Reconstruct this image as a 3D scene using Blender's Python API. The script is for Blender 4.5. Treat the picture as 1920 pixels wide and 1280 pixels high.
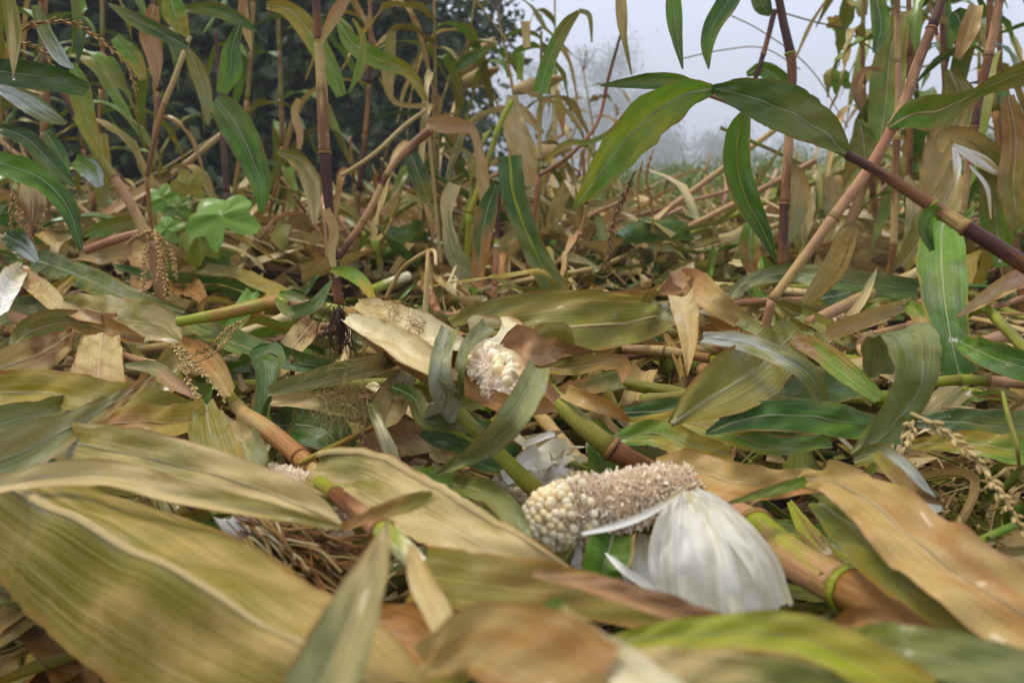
import bpy, math, random
import numpy as np
from mathutils import Vector
R = math.radians
for o in list(bpy.data.objects): bpy.data.objects.remove(o)
SC = bpy.context.scene
COL = SC.collection
rng = random.Random(7)
NR = np.random.RandomState(7)
# ---------------------------------------------------------------- camera
HAZE = 0.0045
CH, PITCH, LENS = 0.42, 11.7, 28.0
FP = 1920 * LENS / 36
cd = bpy.data.cameras.new('camera'); cam = bpy.data.objects.new('camera', cd); COL.objects.link(cam)
cam.location = (0, 0, CH); cam.rotation_euler = (R(90 - PITCH), 0, 0)
cd.lens = LENS; cd.sensor_width = 36; cd.clip_start = 0.02; cd.clip_end = 2000
cd.dof.use_dof = True; cd.dof.focus_distance = 0.95; cd.dof.aperture_fstop = 6.0; cd.dof.aperture_blades = 7
SC.camera = cam
# ---------------------------------------------------------------- sky: overcast, brighter overhead than at the horizon
W = bpy.data.worlds.new('World'); SC.world = W; W.use_nodes = True
nt = W.node_tree; nt.nodes.clear()
SUN_EL, SUN_ROT = 62, 300
sky = nt.nodes.new('ShaderNodeTexSky'); sky.sky_type = 'NISHITA'; sky.sun_disc = False
sky.sun_elevation = R(SUN_EL); sky.sun_rotation = R(SUN_ROT); sky.dust_density = 6; sky.air_density = 1.5
b1 = nt.nodes.new('ShaderNodeBackground'); b1.inputs[1].default_value = 0.05; nt.links.new(sky.outputs[0], b1.inputs[0])
tc = nt.nodes.new('ShaderNodeTexCoord'); sp = nt.nodes.new('ShaderNodeSeparateXYZ'); nt.links.new(tc.outputs['Generated'], sp.inputs[0])
mr = nt.nodes.new('ShaderNodeMapRange'); mr.inputs[1].default_value = 0.0; mr.inputs[2].default_value = 1.0
mr.inputs[3].default_value = 0.51; mr.inputs[4].default_value = 0.64; nt.links.new(sp.outputs[2], mr.inputs[0])
nz = nt.nodes.new('ShaderNodeTexNoise'); nz.inputs['Scale'].default_value = 2.2; nz.inputs['Detail'].default_value = 3; nt.links.new(tc.outputs['Generated'], nz.inputs['Vector'])
m2 = nt.nodes.new('ShaderNodeMapRange'); m2.inputs[3].default_value = 0.93; m2.inputs[4].default_value = 1.07; nt.links.new(nz.outputs['Fac'], m2.inputs[0])
mm = nt.nodes.new('ShaderNodeMath'); mm.operation = 'MULTIPLY'; nt.links.new(mr.outputs[0], mm.inputs[0]); nt.links.new(m2.outputs[0], mm.inputs[1])
b2 = nt.nodes.new('ShaderNodeBackground'); b2.inputs[0].default_value = (0.82, 0.93, 1.18, 1); nt.links.new(mm.outputs[0], b2.inputs[1])
mc = nt.nodes.new('ShaderNodeMix'); mc.data_type = 'RGBA'; mc.inputs[6].default_value = (0.76, 0.90, 1.24, 1); mc.inputs[7].default_value = (1.02, 1.0, 0.94, 1)
nt.links.new(sp.outputs[2], mc.inputs[0]); nt.links.new(mc.outputs[2], b2.inputs[0])
ad = nt.nodes.new('ShaderNodeAddShader'); nt.links.new(b1.outputs[0], ad.inputs[0]); nt.links.new(b2.outputs[0], ad.inputs[1])
wo = nt.nodes.new('ShaderNodeOutputWorld'); nt.links.new(ad.outputs[0], wo.inputs[0])
# soft sun behind the cloud
sd = bpy.data.lights.new('sun', 'SUN'); so = bpy.data.objects.new('sun', sd); COL.objects.link(so)
sd.energy = 1.5; sd.angle = R(18); sd.color = (1.0, 0.96, 0.9)
so.rotation_euler = (R(90 - SUN_EL), 0, R(180 - SUN_ROT)); so.location = (0, 0, 20)
SC.view_settings.view_transform = 'Standard'; SC.view_settings.look = 'None'
SC.view_settings.exposure = 0.64; SC.view_settings.gamma = 1; SC.view_settings.use_curve_mapping = False
SC.render.engine = 'CYCLES'
SC.cycles.use_denoising = True; SC.cycles.max_bounces = 6; SC.cycles.transparent_max_bounces = 4
SC.cycles.diffuse_bounces = 3; SC.cycles.glossy_bounces = 2; SC.cycles.transmission_bounces = 3; SC.cycles.volume_bounces = 0
SC.cycles.caustics_reflective = False; SC.cycles.caustics_refractive = False
SC.cycles.sample_clamp_indirect = 4
# ---------------------------------------------------------------- pixel -> place
p = R(PITCH)
RT = np.array([1., 0, 0]); FW = np.array([0, math.cos(p), -math.sin(p)]); UPV = np.array([0, math.sin(p), math.cos(p)])
CAM = np.array([0, 0, CH])
def ray(x, y): return FW + RT * (x - 960) / FP - UPV * (y - 640) / FP
def at_d(x, y, d): return CAM + ray(x, y) * d            # depth d metres along the view axis
def at_h(x, y, h):                                       # where the sight line meets height h
    r = ray(x, y); return CAM + r * min((CH - h) / max(-r[2], 0.012), 30)
def proj(P):
    v = np.asarray(P) - CAM; z = v @ FW
    return 960 + FP * (v @ RT) / z, 640 - FP * (v @ UPV) / z, z
# ---------------------------------------------------------------- materials
def L(*c): return tuple(c)
PAL = {
 'olive': (0.235, 0.205, 0.035), 'tan': (0.47, 0.32, 0.125), 'straw': (0.58, 0.45, 0.22), 'brown': (0.30, 0.14, 0.04),
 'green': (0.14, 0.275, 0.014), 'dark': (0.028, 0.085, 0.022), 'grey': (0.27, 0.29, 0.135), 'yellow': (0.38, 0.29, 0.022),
 'white': (0.90, 0.885, 0.84), 'pink': (0.44, 0.24, 0.125), 'purple': (0.055, 0.011, 0.007), 'red': (0.36, 0.14, 0.07),
 'lime': (0.36, 0.40, 0.075), 'sage': (0.175, 0.205, 0.055), 'leafy': (0.26, 0.46, 0.11), 'rust': (0.38, 0.17, 0.05), 'soil': (0.05, 0.035, 0.022), 'cream': (0.74, 0.66, 0.42),
 'mid': (0.045, 0.125, 0.016), 'mauve': (0.21, 0.090, 0.040), 'darkbrown': (0.10, 0.055, 0.03), 'silver': (0.40, 0.43, 0.40), 'conifer': (0.016, 0.034, 0.013)}
def _sat(n, c):
    if n in ('white', 'cream', 'silver', 'soil', 'purple', 'darkbrown'): return c
    l = sum(c) / 3; dry = n in ('tan', 'straw', 'pink', 'brown', 'rust', 'red'); sa, k = (1.14, .86) if dry else (1.32, .66)
    return tuple(max(.006, (l + (v - l) * sa) * k) for v in c)
PAL = {k: _sat(k, v) for k, v in PAL.items()}
class NB:
    def __init__(s, name):
        s.m = bpy.data.materials.new(name); s.m.use_nodes = True; s.t = s.m.node_tree; s.t.nodes.clear()
    def n(s, typ, ins=None, **kw):
        nd = s.t.nodes.new(typ)
        for k, v in kw.items(): setattr(nd, k, v)
        for k, v in (ins or {}).items():
            if isinstance(v, bpy.types.NodeSocket): s.t.links.new(v, nd.inputs[k])
            else: nd.inputs[k].default_value = v
        return nd
    def math(s, op, a, b=0.0, c=False): return s.n('ShaderNodeMath', {0: a, 1: b}, operation=op, use_clamp=c).outputs[0]
    def mix(s, f, a, b, mode='MIX'):
        nd = s.n('ShaderNodeMix', data_type='RGBA', blend_type=mode)
        for i, v in ((0, f), (6, a), (7, b)):
            if isinstance(v, bpy.types.NodeSocket): s.t.links.new(v, nd.inputs[i])
            else: nd.inputs[i].default_value = v if i == 0 else (tuple(v) + (1,))[:4]
        return nd.outputs[2]
    def ramp(s, f, lo, hi, a=0.0, b=1.0): return s.n('ShaderNodeMapRange', {0: f, 1: lo, 2: hi, 3: a, 4: b}, interpolation_type='SMOOTHSTEP').outputs[0]
    def noise(s, vec, scale=1, detail=2, rough=0.5): return s.n('ShaderNodeTexNoise', {'Vector': vec, 'Scale': scale, 'Detail': detail, 'Roughness': rough}).outputs['Fac']
    def scale(s, vec, x, y, z=1): return s.n('ShaderNodeMapping', {'Vector': vec, 'Scale': (x, y, z)}).outputs[0]
    def out(s, sh): s.n('ShaderNodeOutputMaterial', {0: sh}); return s.m
MC = {}
def leafmat(A, B='', E='brown', spots=0.5, rough=0.42, trans=0.17, dirt=0.5):
    B = B or A; vc = 0.25 if A in ('white', 'cream') else 0.55 if A in ('green', 'mid', 'dark', 'sage') else 1.0; key = ('leaf', A, B, E, spots, rough, trans, dirt)
    if key in MC: return MC[key]
    s = NB('leaf_%s_%s' % (A, B))
    uv = s.n('ShaderNodeUVMap', uv_map='UVMap').outputs[0]
    rnd = s.n('ShaderNodeObjectInfo').outputs['Random']
    off = s.n('ShaderNodeCombineXYZ', {0: s.math('MULTIPLY', rnd, 7.3), 1: s.math('MULTIPLY', rnd, 31.7), 2: 0.0}).outputs[0]
    vec = s.n('ShaderNodeVectorMath', {0: uv, 1: off}, operation='ADD').outputs[0]
    fine = s.noise(s.scale(vec, 90, 3.0), 1, 3, 0.6)
    strk = s.noise(s.scale(vec, 24, 4.0), 1, 3, 0.6)
    broad = s.noise(s.scale(vec, 2.2, 11.0), 1, 3, 0.55)
    big = s.noise(s.scale(vec, 1.5, 5.0), 1, 1)
    g = s.n('ShaderNodeAttribute', attribute_name='grad').outputs['Fac']
    f = s.math('ADD', g, s.math('MULTIPLY', s.math('SUBTRACT', broad, 0.5), 2.0))
    f = s.math('ADD', f, s.math('MULTIPLY', s.math('SUBTRACT', strk, 0.5), 0.8))
    f = s.ramp(f, 0.22, 0.85)
    col = s.mix(f, PAL[A], PAL[B])
    # veins
    col = s.mix(s.ramp(fine, 0.45, 0.72, 0, 0.38 * vc), col, (0.70, 0.58, 0.28))
    col = s.mix(s.ramp(fine, 0.5, 0.27, 0, 0.36 * vc), col, tuple(c * 0.45 for c in PAL[A]))
    col = s.mix(s.ramp(big, 0.50, 0.72, 0, 0.35), col, tuple(0.5 * c + 0.25 * (0.8, 0.60, 0.25)[i] for i, c in enumerate(PAL[B])))
    # dead edges
    sx = s.n('ShaderNodeSeparateXYZ', {0: uv}).outputs[0]
    e = s.math('ABSOLUTE', s.math('SUBTRACT', s.math('MULTIPLY', sx, 2.0), 1.0))
    e = s.math('ADD', e, s.math('MULTIPLY', s.math('SUBTRACT', s.noise(s.scale(vec, 3, 16), 1, 3), 0.5), 0.7))
    col = s.mix(s.ramp(e, 0.86, 1.08, 0, 0.8), col, PAL[E])
    # mildew spots, dirt and bruises
    v3 = s.scale(vec, 1.0, 14.0)
    sp_ = s.noise(s.scale(vec, 34, 330), 1, 3, 0.65)
    patch = s.noise(s.scale(vec, 4, 26), 1, 2)
    col = s.mix(s.math('MULTIPLY', s.ramp(sp_, 0.60, 0.70, 0, spots), s.ramp(patch, 0.42, 0.62)), col, (0.09, 0.045, 0.022))
    bru = s.noise(s.scale(vec, 7, 17), 1, 4, 0.65)
    col = s.mix(s.ramp(bru, 0.60, 0.76, 0, dirt), col, (0.17, 0.085, 0.055))
    col = s.mix(s.ramp(s.noise(s.scale(vec, 9, 50), 1, 3, 0.7), 0.62, 0.80, 0, dirt * 0.45), col, (0.50, 0.42, 0.28))
    fleck = s.n('ShaderNodeTexVoronoi', {'Vector': s.scale(vec, 16, 260), 'Scale': 1.0, 'Randomness': 1.0}).outputs['Distance']
    col = s.mix(s.math('MULTIPLY', s.ramp(fleck, 0.16, 0.07, 0, 0.25 + 0.5 * min(spots, 1)), s.ramp(s.noise(s.scale(vec, 2, 14), 1, 2), 0.45, 0.6)), col, (0.06, 0.035, 0.02))
    hgt = s.math('ADD', s.math('MULTIPLY', fine, 1.3), s.math('MULTIPLY', s.noise(s.scale(vec, 5, 70), 1, 3, 0.6), 1.4))
    bmp = s.n('ShaderNodeBump', {'Strength': 0.33, 'Distance': 0.0016, 'Height': hgt}).outputs[0]
    rg = s.ramp(s.noise(s.scale(vec, 5, 30), 1, 2), 0.35, 0.7, rough - 0.2, rough + 0.12)
    pr = s.n('ShaderNodeBsdfPrincipled', {'Base Color': col, 'Roughness': rg, 'Normal': bmp, 'IOR': 1.36})
    wet = s.ramp(s.noise(s.scale(vec, 2.2, 19), 1, 2), 0.47, 0.6, 0, 0.6)
    pr.inputs['Specular IOR Level'].default_value = 0.33
    bm2 = s.n('ShaderNodeBump', {'Strength': 0.25, 'Distance': 0.002, 'Height': s.noise(s.scale(vec, 7, 55), 1, 2)}).outputs[0]
    s.t.links.new(wet, pr.inputs['Coat Weight']); pr.inputs['Coat Roughness'].default_value = 0.13; pr.inputs['Coat IOR'].default_value = 1.36; s.t.links.new(bm2, pr.inputs['Coat Normal'])
    tr = s.n('ShaderNodeBsdfTranslucent', {'Color': s.mix(0.35, col, (0.8, 0.8, 0.25), 'MULTIPLY')})
    s.t.links.new(bmp, tr.inputs['Normal'])
    tr.inputs['Color'].default_value = (1, 1, 1, 1)
    MC[key] = s.out(s.n('ShaderNodeMixShader', {0: trans, 1: pr.outputs[0], 2: tr.outputs[0]}).outputs[0])
    return MC[key]
def stemmat(A, B='', rough=0.38, streak=1.0):
    B = B or A; key = ('stem', A, B, rough, streak)
    if key in MC: return MC[key]
    s = NB('stem_%s_%s' % (A, B))
    uv = s.n('ShaderNodeUVMap', uv_map='UVMap').outputs[0]
    rnd = s.n('ShaderNodeObjectInfo').outputs['Random']
    off = s.n('ShaderNodeCombineXYZ', {0: s.math('MULTIPLY', rnd, 9.3), 1: s.math('MULTIPLY', rnd, 11.7), 2: 0.0}).outputs[0]
    vec = s.n('ShaderNodeVectorMath', {0: uv, 1: off}, operation='ADD').outputs[0]
    g = s.n('ShaderNodeAttribute', attribute_name='grad').outputs['Fac']
    st = s.noise(s.scale(vec, 26, 3.5), 1, 3, 0.6); br = s.noise(s.scale(vec, 3, 16), 1, 3, 0.6)
    f = s.math('ADD', g, s.math('MULTIPLY', s.math('SUBTRACT', br, 0.5), 2.0))
    f = s.math('ADD', f, s.math('MULTIPLY', s.math('SUBTRACT', st, 0.5), 0.9 * streak))
    col = s.mix(s.ramp(f, 0.2, 0.85), PAL[A], PAL[B])
    col = s.mix(s.ramp(st, 0.45, 0.75, 0, 0.06 if 'purple' in (A, B) or A == 'mauve' else 0.22), col, (0.6, 0.48, 0.26))
    col = s.mix(s.ramp(s.noise(s.scale(vec, 8, 70), 1, 4, 0.7), 0.58, 0.72, 0, 0.6), col, (0.12, 0.055, 0.035))
    hgt = s.math('ADD', st, s.math('MULTIPLY', br, 0.5))
    col = s.mix(s.ramp(s.noise(s.scale(vec, 2.5, 45), 1, 4, 0.7), 0.52, 0.68, 0, 0.45), col, tuple(c * .4 for c in PAL[A]))
    bmp = s.n('ShaderNodeBump', {'Strength': 0.7, 'Distance': 0.0022, 'Height': hgt}).outputs[0]
    MC[key] = s.out(s.n('ShaderNodeBsdfPrincipled', {'Base Color': col, 'Roughness': s.ramp(br, .3, .7, rough - .1, rough + .15), 'Normal': bmp, 'IOR': 1.36}).outputs[0])
    return MC[key]
def plain(name, c, c2=None, rough=0.6, sc=200, bump=0.4, sss=0, trans=0, ir=1.45):
    key = ('plain', name)
    if key in MC: return MC[key]
    s = NB(name)
    ob = s.n('ShaderNodeTexCoord').outputs['Object']
    rnd = s.n('ShaderNodeObjectInfo').outputs['Random']
    n1 = s.noise(ob, sc, 4, 0.6)
    f = s.math('ADD', s.ramp(n1, 0.3, 0.7), s.math('MULTIPLY', s.math('SUBTRACT', rnd, 0.5), 0.9), True)
    col = s.mix(f, c, c2 or c)
    bmp = s.n('ShaderNodeBump', {'Strength': bump, 'Distance': 0.3 / sc, 'Height': n1}).outputs[0]
    pr = s.n('ShaderNodeBsdfPrincipled', {'Base Color': col, 'Roughness': rough, 'Normal': bmp, 'IOR': ir})
    if sss:
        pr.inputs['Subsurface Weight'].default_value = sss; pr.inputs['Subsurface Radius'].default_value = (0.004, 0.003, 0.002); pr.inputs['Subsurface Scale'].default_value = 1
    sh = pr.outputs[0]
    if trans:
        tr = s.n('ShaderNodeBsdfTranslucent', {'Color': col})
        sh = s.n('ShaderNodeMixShader', {0: trans, 1: sh, 2: tr.outputs[0]}).outputs[0]
    MC[key] = s.out(sh); return MC[key]
# ---------------------------------------------------------------- geometry helpers
def spline(pts, n):
    """Catmull-Rom through rows of pts (any number of columns), n samples, even in arc length of the first three."""
    P = np.asarray(pts, float)
    if len(P) == 2: return P[0] + (P[1] - P[0]) * np.linspace(0, 1, n)[:, None]
    Q = np.vstack([2 * P[0] - P[1], P, 2 * P[-1] - P[-2]]); out = []
    for i in range(1, len(Q) - 2):
        t = np.linspace(0, 1, 16, endpoint=False)[:, None]
        a, b, c, d = Q[i - 1], Q[i], Q[i + 1], Q[i + 2]
        out.append(0.5 * (2 * b + (c - a) * t + (2 * a - 5 * b + 4 * c - d) * t ** 2 + (3 * b - a - 3 * c + d) * t ** 3))
    D = np.vstack(out + [P[-1:]])
    s = np.r_[0, np.cumsum(np.linalg.norm(np.diff(D[:, :3], axis=0), axis=1))]
    q = np.linspace(0, s[-1], n)
    return np.stack([np.interp(q, s, D[:, k]) for k in range(D.shape[1])], 1)
def nrm(a): return a / np.maximum(np.linalg.norm(a, axis=-1, keepdims=True), 1e-9)
def tangents(P): return nrm(np.gradient(P, axis=0))
def newmesh(name, V, F, uv=None, grad=None, mat=None, smooth=True):
    me = bpy.data.meshes.new(name); me.from_pydata(np.asarray(V).tolist(), [], F if isinstance(F, list) else F.tolist())
    if uv is not None:
        li = np.empty(len(me.loops), np.int32); me.loops.foreach_get('vertex_index', li)
        ul = me.uv_layers.new(name='UVMap'); ul.data.foreach_set('uv', np.asarray(uv, np.float32)[li].ravel())
    if grad is not None:
        at = me.attributes.new('grad', 'FLOAT', 'POINT'); at.data.foreach_set('value', np.asarray(grad, np.float32))
    if smooth: me.polygons.foreach_set('use_smooth', np.ones(len(me.polygons), bool))
    for m in (mat if isinstance(mat, (list, tuple)) else [mat]):
        if m: me.materials.append(m)
    me.update(); return me
def link(name, me, parent=None, loc=None):
    o = bpy.data.objects.new(name, me); COL.objects.link(o)
    if loc is not None: o.location = tuple(loc)
    if parent is not None: o.parent = parent
    return o
def tag(o, label, cat, group=None, kind=None):
    if label: o['label'] = label
    if cat: o['category'] = cat
    if group: o['group'] = group
    if kind: o['kind'] = kind
    return o
THINGS = []
def empty(name, loc, label, cat, group=None):
    o = bpy.data.objects.new(name, None); COL.objects.link(o); o.location = tuple(loc); o.empty_display_size = 0.02
    return tag(o, label, cat, group)
def gridF(ny, nx, wrap=False):
    i, j = np.meshgrid(np.arange(ny - 1), np.arange(nx if wrap else nx - 1), indexing='ij')
    j2 = (j + 1) % nx
    return np.stack([i * nx + j, i * nx + j2, (i + 1) * nx + j2, (i + 1) * nx + j], -1).reshape(-1, 4)
LASTG = [None]
def leafgeo(P, w, C, nx=9, fold=0.25, curl=0.0, wave=0.12, wn=3.0, seed=0, g=(0, 1), torn=0, rag=0.02, crinkle=0.022, split=0, crc=5):
    """Blade: P centreline, w full widths, C cross vectors. Returns V, F, uv, grad, rib line, rib widths."""
    r = np.random.RandomState(seed); ny = len(P)
    T = tangents(P); C = nrm(C - T * np.sum(C * T, 1, keepdims=True)); N = np.cross(C, T)
    s = np.r_[0, np.cumsum(np.linalg.norm(np.diff(P, axis=0), axis=1))]; Lg = s[-1]
    u = np.linspace(-1, 1, nx); wm = max(w)
    ph = r.rand(6) * 6.28; fr = wn * (0.75 + 0.5 * r.rand(6))
    t = (s / Lg)[:, None]; U = u[None, :]
    hw = (np.asarray(w) / 2)[:, None] * np.ones_like(U)
    # ragged outline, each side its own
    jl = np.interp(np.arange(ny), np.arange(0, ny + 3, 3), r.randn(len(np.arange(0, ny + 3, 3))))[:, None]
    jr = np.interp(np.arange(ny), np.arange(0, ny + 3, 3), r.randn(len(np.arange(0, ny + 3, 3))))[:, None]
    hw = hw * (1 + rag * (np.where(U < 0, jl, jr) + 0.6 * r.randn(ny, 1)) * np.abs(U))
    if abs(curl) > 1e-3:
        X = np.sin(U * curl) / curl * hw; Z = (1 - np.cos(U * curl)) / abs(curl) * hw * np.sign(curl)
    else: X = U * hw; Z = 0 * X
    Z = Z + fold * np.abs(U) ** 1.15 * hw - fold * 0.3 * hw
    side = np.where(U < 0, np.sin(fr[0] * 6.28 * t + ph[0]) + 0.5 * np.sin(fr[1] * 12.9 * t + ph[1]), np.sin(fr[2] * 6.28 * t + ph[2]) + 0.5 * np.sin(fr[3] * 12.9 * t + ph[3]))
    Z = Z + wave * wm * 0.5 * side * np.abs(U) ** 1.8 * np.minimum(1, hw / (wm * 0.25))
    Z = Z + 0.035 * wm * np.sin(U * 5 + ph[4] + 9 * t * fr[4]) * (1 - U ** 2 * 0.5)
    Z = Z + 0.010 * wm * np.cos(U * 14 + ph[5])
    # crumpled surface
    kr = max(4, ny // 3); kc = crc; cr = r.randn(kr, kc); ci = np.stack([np.interp(np.linspace(0, kr - 1, ny), np.arange(kr), cr[:, j]) for j in range(kc)], 1)
    cf = np.stack([np.interp(np.linspace(0, kc - 1, nx), np.arange(kc), ci[i]) for i in range(ny)]); Z = Z + crinkle * wm * cf
    V = P[:, None, :] + C[:, None, :] * X[..., None] + N[:, None, :] * Z[..., None]
    if torn:
        k = r.randn(nx) * torn
        V[-1] += T[-1] * k[:, None] * wm; V[-2] += T[-1] * k[:, None] * 0.4 * wm
    uv = np.stack([np.broadcast_to((U + 1) / 2, (ny, nx)), np.broadcast_to(s[:, None] + r.rand() * 40, (ny, nx))], -1)
    gr = np.broadcast_to(g[0] + (g[1] - g[0]) * t, (ny, nx)); LASTG[0] = V
    if split:
        cuts = sorted(set(r.randint(1, nx - 1, split))); bb = [0] + list(cuts) + [nx - 1]; Vs, Fs, us, gs, n0 = [], [], [], [], 0
        for a, b in zip(bb, bb[1:]):
            if b <= a: continue
            t0 = r.uniform(.45, .85) if r.rand() < .8 else .1; k = np.clip(t - t0, 0, 1) ** 1.3; W_ = V[:, a:b + 1] + N[:, None] * (k * r.randn() * wm * 1.3)[..., None] + C[:, None] * (k * r.randn() * wm * .5)[..., None]
            m = b - a + 1; Vs.append(W_.reshape(-1, 3)); Fs.append(gridF(ny, m)[: (ny - 1 - int(r.choice([0, 0, 2, 5]))) * (m - 1)] + n0); us.append(uv[:, a:b + 1].reshape(-1, 2)); gs.append(gr[:, a:b + 1].ravel()); n0 += ny * m
        return np.vstack(Vs), np.vstack(Fs), np.vstack(us), np.concatenate(gs), P, N
    return V.reshape(-1, 3), gridF(ny, nx), uv.reshape(-1, 2), gr.ravel(), P + N * (-(fold * 0.3) * hw[:, :1]), N
def ribgeo(P, C, N, w, seed=0, uoff=None):
    ny = len(P); a = np.array([-1, -0.45, 0.45, 1]); z = np.array([0.0, 0.55, 0.55, 0.0])
    V = P[:, None, :] + C[:, None, :] * (a * 1)[None, :, None] * w[:, None, None] + N[:, None, :] * (z[None, :, None] * w[:, None, None] * 0.8 + 0.0004)
    s = np.r_[0, np.cumsum(np.linalg.norm(np.diff(P, axis=0), axis=1))]
    uv = np.stack([np.broadcast_to((a + 1) / 2, (ny, 4)), np.broadcast_to(s[:, None], (ny, 4))], -1)
    return V.reshape(-1, 3), gridF(ny, 4), uv.reshape(-1, 2), np.zeros(ny * 4)
def perp(T):
    r = np.where(np.abs(T[:, 2:3]) < 0.9, np.array([[0, 0, 1.]]), np.array([[1., 0, 0]]))
    return nrm(np.cross(T, r))
def tubegeo(P, rad, seg=10, groove=0.0, caps=True, rough=0.0, seed=0, g=(0, 1), flat=1.0):
    P = np.asarray(P, float); rad = np.asarray(rad, float) * np.ones(len(P)); T = tangents(P)
    n = np.cross(T[0], [0, 0, 1.] if abs(T[0][2]) < 0.9 else [1., 0, 0]); n /= np.linalg.norm(n); Ns = [n]
    for i in range(1, len(P)):
        n = Ns[-1] - T[i] * (Ns[-1] @ T[i]); Ns.append(n / np.linalg.norm(n))
    Ns = np.array(Ns); B = np.cross(T, Ns)
    a = np.linspace(0, 2 * math.pi, seg, endpoint=False); r = np.random.RandomState(seed)
    rr = rad[:, None] * (1 - groove * np.exp(-((a[None, :] - 2.2) / 0.45) ** 2)) * (1 + rough * r.randn(len(P), seg))
    V = P[:, None, :] + Ns[:, None, :] * (np.cos(a)[None, :] * rr)[..., None] + B[:, None, :] * (np.sin(a)[None, :] * rr * flat)[..., None]
    s = np.r_[0, np.cumsum(np.linalg.norm(np.diff(P, axis=0), axis=1))]
    au = np.abs(a / math.pi - 1)
    uv = np.stack([np.broadcast_to(au, (len(P), seg)), np.broadcast_to(s[:, None] + r.rand() * 20, (len(P), seg))], -1).reshape(-1, 2)
    gr = np.broadcast_to((g[0] + (g[1] - g[0]) * s / s[-1])[:, None], (len(P), seg)).ravel()
    V = V.reshape(-1, 3); F = gridF(len(P), seg, True).tolist()
    if caps: F = F + [list(range(seg))[::-1], [(len(P) - 1) * seg + k for k in range(seg)]]
    return V, F, uv, gr
class Merge:
    """Many small shapes into one mesh (stuff or one part), several materials."""
    def __init__(s): s.V = []; s.F = []; s.uv = []; s.g = []; s.mi = []; s.n = 0; s.mats = []
    def add(s, V, F, uv, g, mat):
        if mat not in s.mats: s.mats.append(mat)
        F = np.asarray([f for f in F if len(f) == 4] if isinstance(F, list) else F); s.V.append(V); s.F.append(F + s.n); s.uv.append(uv); s.g.append(g)
        s.mi.append(np.full(len(F), s.mats.index(mat))); s.n += len(V)
    def build(s, name, parent=None, loc=(0, 0, 0)):
        me = newmesh(name, np.vstack(s.V) - np.array(loc), np.vstack(s.F), np.vstack(s.uv), np.concatenate(s.g), s.mats)
        me.polygons.foreach_set('material_index', np.concatenate(s.mi).astype(np.int32)); me.update()
        return link(name, me, parent, loc)
SEED = [100]
def seed(): SEED[0] += 1; return SEED[0]
LEAFGROUP = 'corn leaves lying in the trampled litter'
def crossvec(P, T, mode, face, roll):
    V = nrm(P - CAM); c0 = nrm(np.cross(T, V))
    for i in range(1, len(c0)):
        if c0[i] @ c0[i - 1] < 0: c0[i] *= -1
    if mode == 'h':
        up = np.array([0, 0, 1.]); cf = nrm(np.cross(T, up)); sg = np.sign(np.sum(cf * c0, 1, keepdims=True)); sg[sg == 0] = 1
        C = nrm(cf * sg * (1 - face) + c0 * face)
    else: C = c0
    if np.any(roll):
        r = np.radians(roll)[:, None]; C = C * np.cos(r) + np.cross(T, C) * np.sin(r)
    return C, c0
def leaf(label, pts, w, A='tan', B='', h=0.13, d=None, face=0.55, roll=0, rib=0.0, ribc='', ribw=0.036, parent=None, E='brown', cvec=None, name='corn_leaf',
         cat='corn leaf', group=None, nx=11, ny=None, spots=0.5, rough=0.42, trans=0.17, dirt=0.5, **kw):
    """pts: (px, py[, height or depth]); w: apparent widths in photo pixels at each point."""
    q = [(at_d(a[0], a[1], a[2] if len(a) > 2 else d) if d is not None else at_h(a[0], a[1], a[2] if len(a) > 2 else h)) for a in pts]
    ww = [w[min(len(w) - 1, i)] for i in range(len(pts))] if len(w) == len(pts) else list(np.interp(np.linspace(0, 1, len(pts)), np.linspace(0, 1, len(w)), w))
    rl = roll if isinstance(roll, (list, tuple)) else [roll] * len(pts)
    ln = sum(math.dist(a[:2], b[:2]) for a, b in zip(pts, pts[1:]))
    ny = ny or int(min(56, max(14, ln / 9)))
    D = spline([list(a) + [b, c] for a, b, c in zip(q, ww, rl)], ny)
    P = D[:, :3]; T = tangents(P)
    C, c0 = crossvec(P, T, 'd' if d is not None else 'h', face, D[:, 4])
    if cvec is not None: C = np.tile(RT * cvec[0] + UPV * cvec[1] + FW * cvec[2], (ny, 1))
    dep = (P - CAM) @ FW
    V_ = nrm(P - CAM); C = nrm(C - T * np.sum(C * T, 1, keepdims=True))
    tp = nrm(T - V_ * np.sum(T * V_, 1, keepdims=True)); sp_ = nrm(np.cross(tp, V_))
    fac = np.maximum(np.abs(np.sum(C * sp_, 1)), 0.35) if cvec is None else 1.0
    wr = np.maximum(D[:, 3], 1.5) * dep / FP / fac
    if np.mean(np.cross(C, T) @ np.array([0, -0.5, 1.])) < 0: C = -C; rib = -rib
    base = P[0].copy(); sd = seed()
    V, F, uv, gr, RP, N = leafgeo(P - base, wr, C, nx=nx, seed=sd, **kw)
    me = newmesh(name, V, F, uv, gr, leafmat(A, B, E, spots, rough, trans, dirt))
    if parent is not None: base = base - np.array(parent.location)
    o = link(name, me, parent, base)
    if parent is None: tag(o, label, cat, group or LEAFGROUP); THINGS.append(o)
    elif label: o['label'] = label
    if not ribc:
        ribc = 'rib_' + A; PAL[ribc] = tuple(0.62 * a + 0.38 * b * 0.85 for a, b in zip(PAL[A], PAL['cream']))
    if ribw and max(ww) > 26:
        G = LASTG[0]; k = (rib + 1) / 2 * (nx - 1); k0 = min(int(k), nx - 2); RPt = G[:, k0] * (1 - (k - k0)) + G[:, k0 + 1] * (k - k0)
        rw = np.minimum(ribw * wr.max() * np.linspace(1.0, 0.25, ny), wr * 0.3)
        Vv, Ff, uu, gg = ribgeo(RPt, nrm(C), N, rw)
        link('midrib', newmesh('midrib', Vv, Ff, uu, gg, stemmat(ribc, A if A not in ('dark',) else 'lime', 0.45)), o)
    return o
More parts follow.
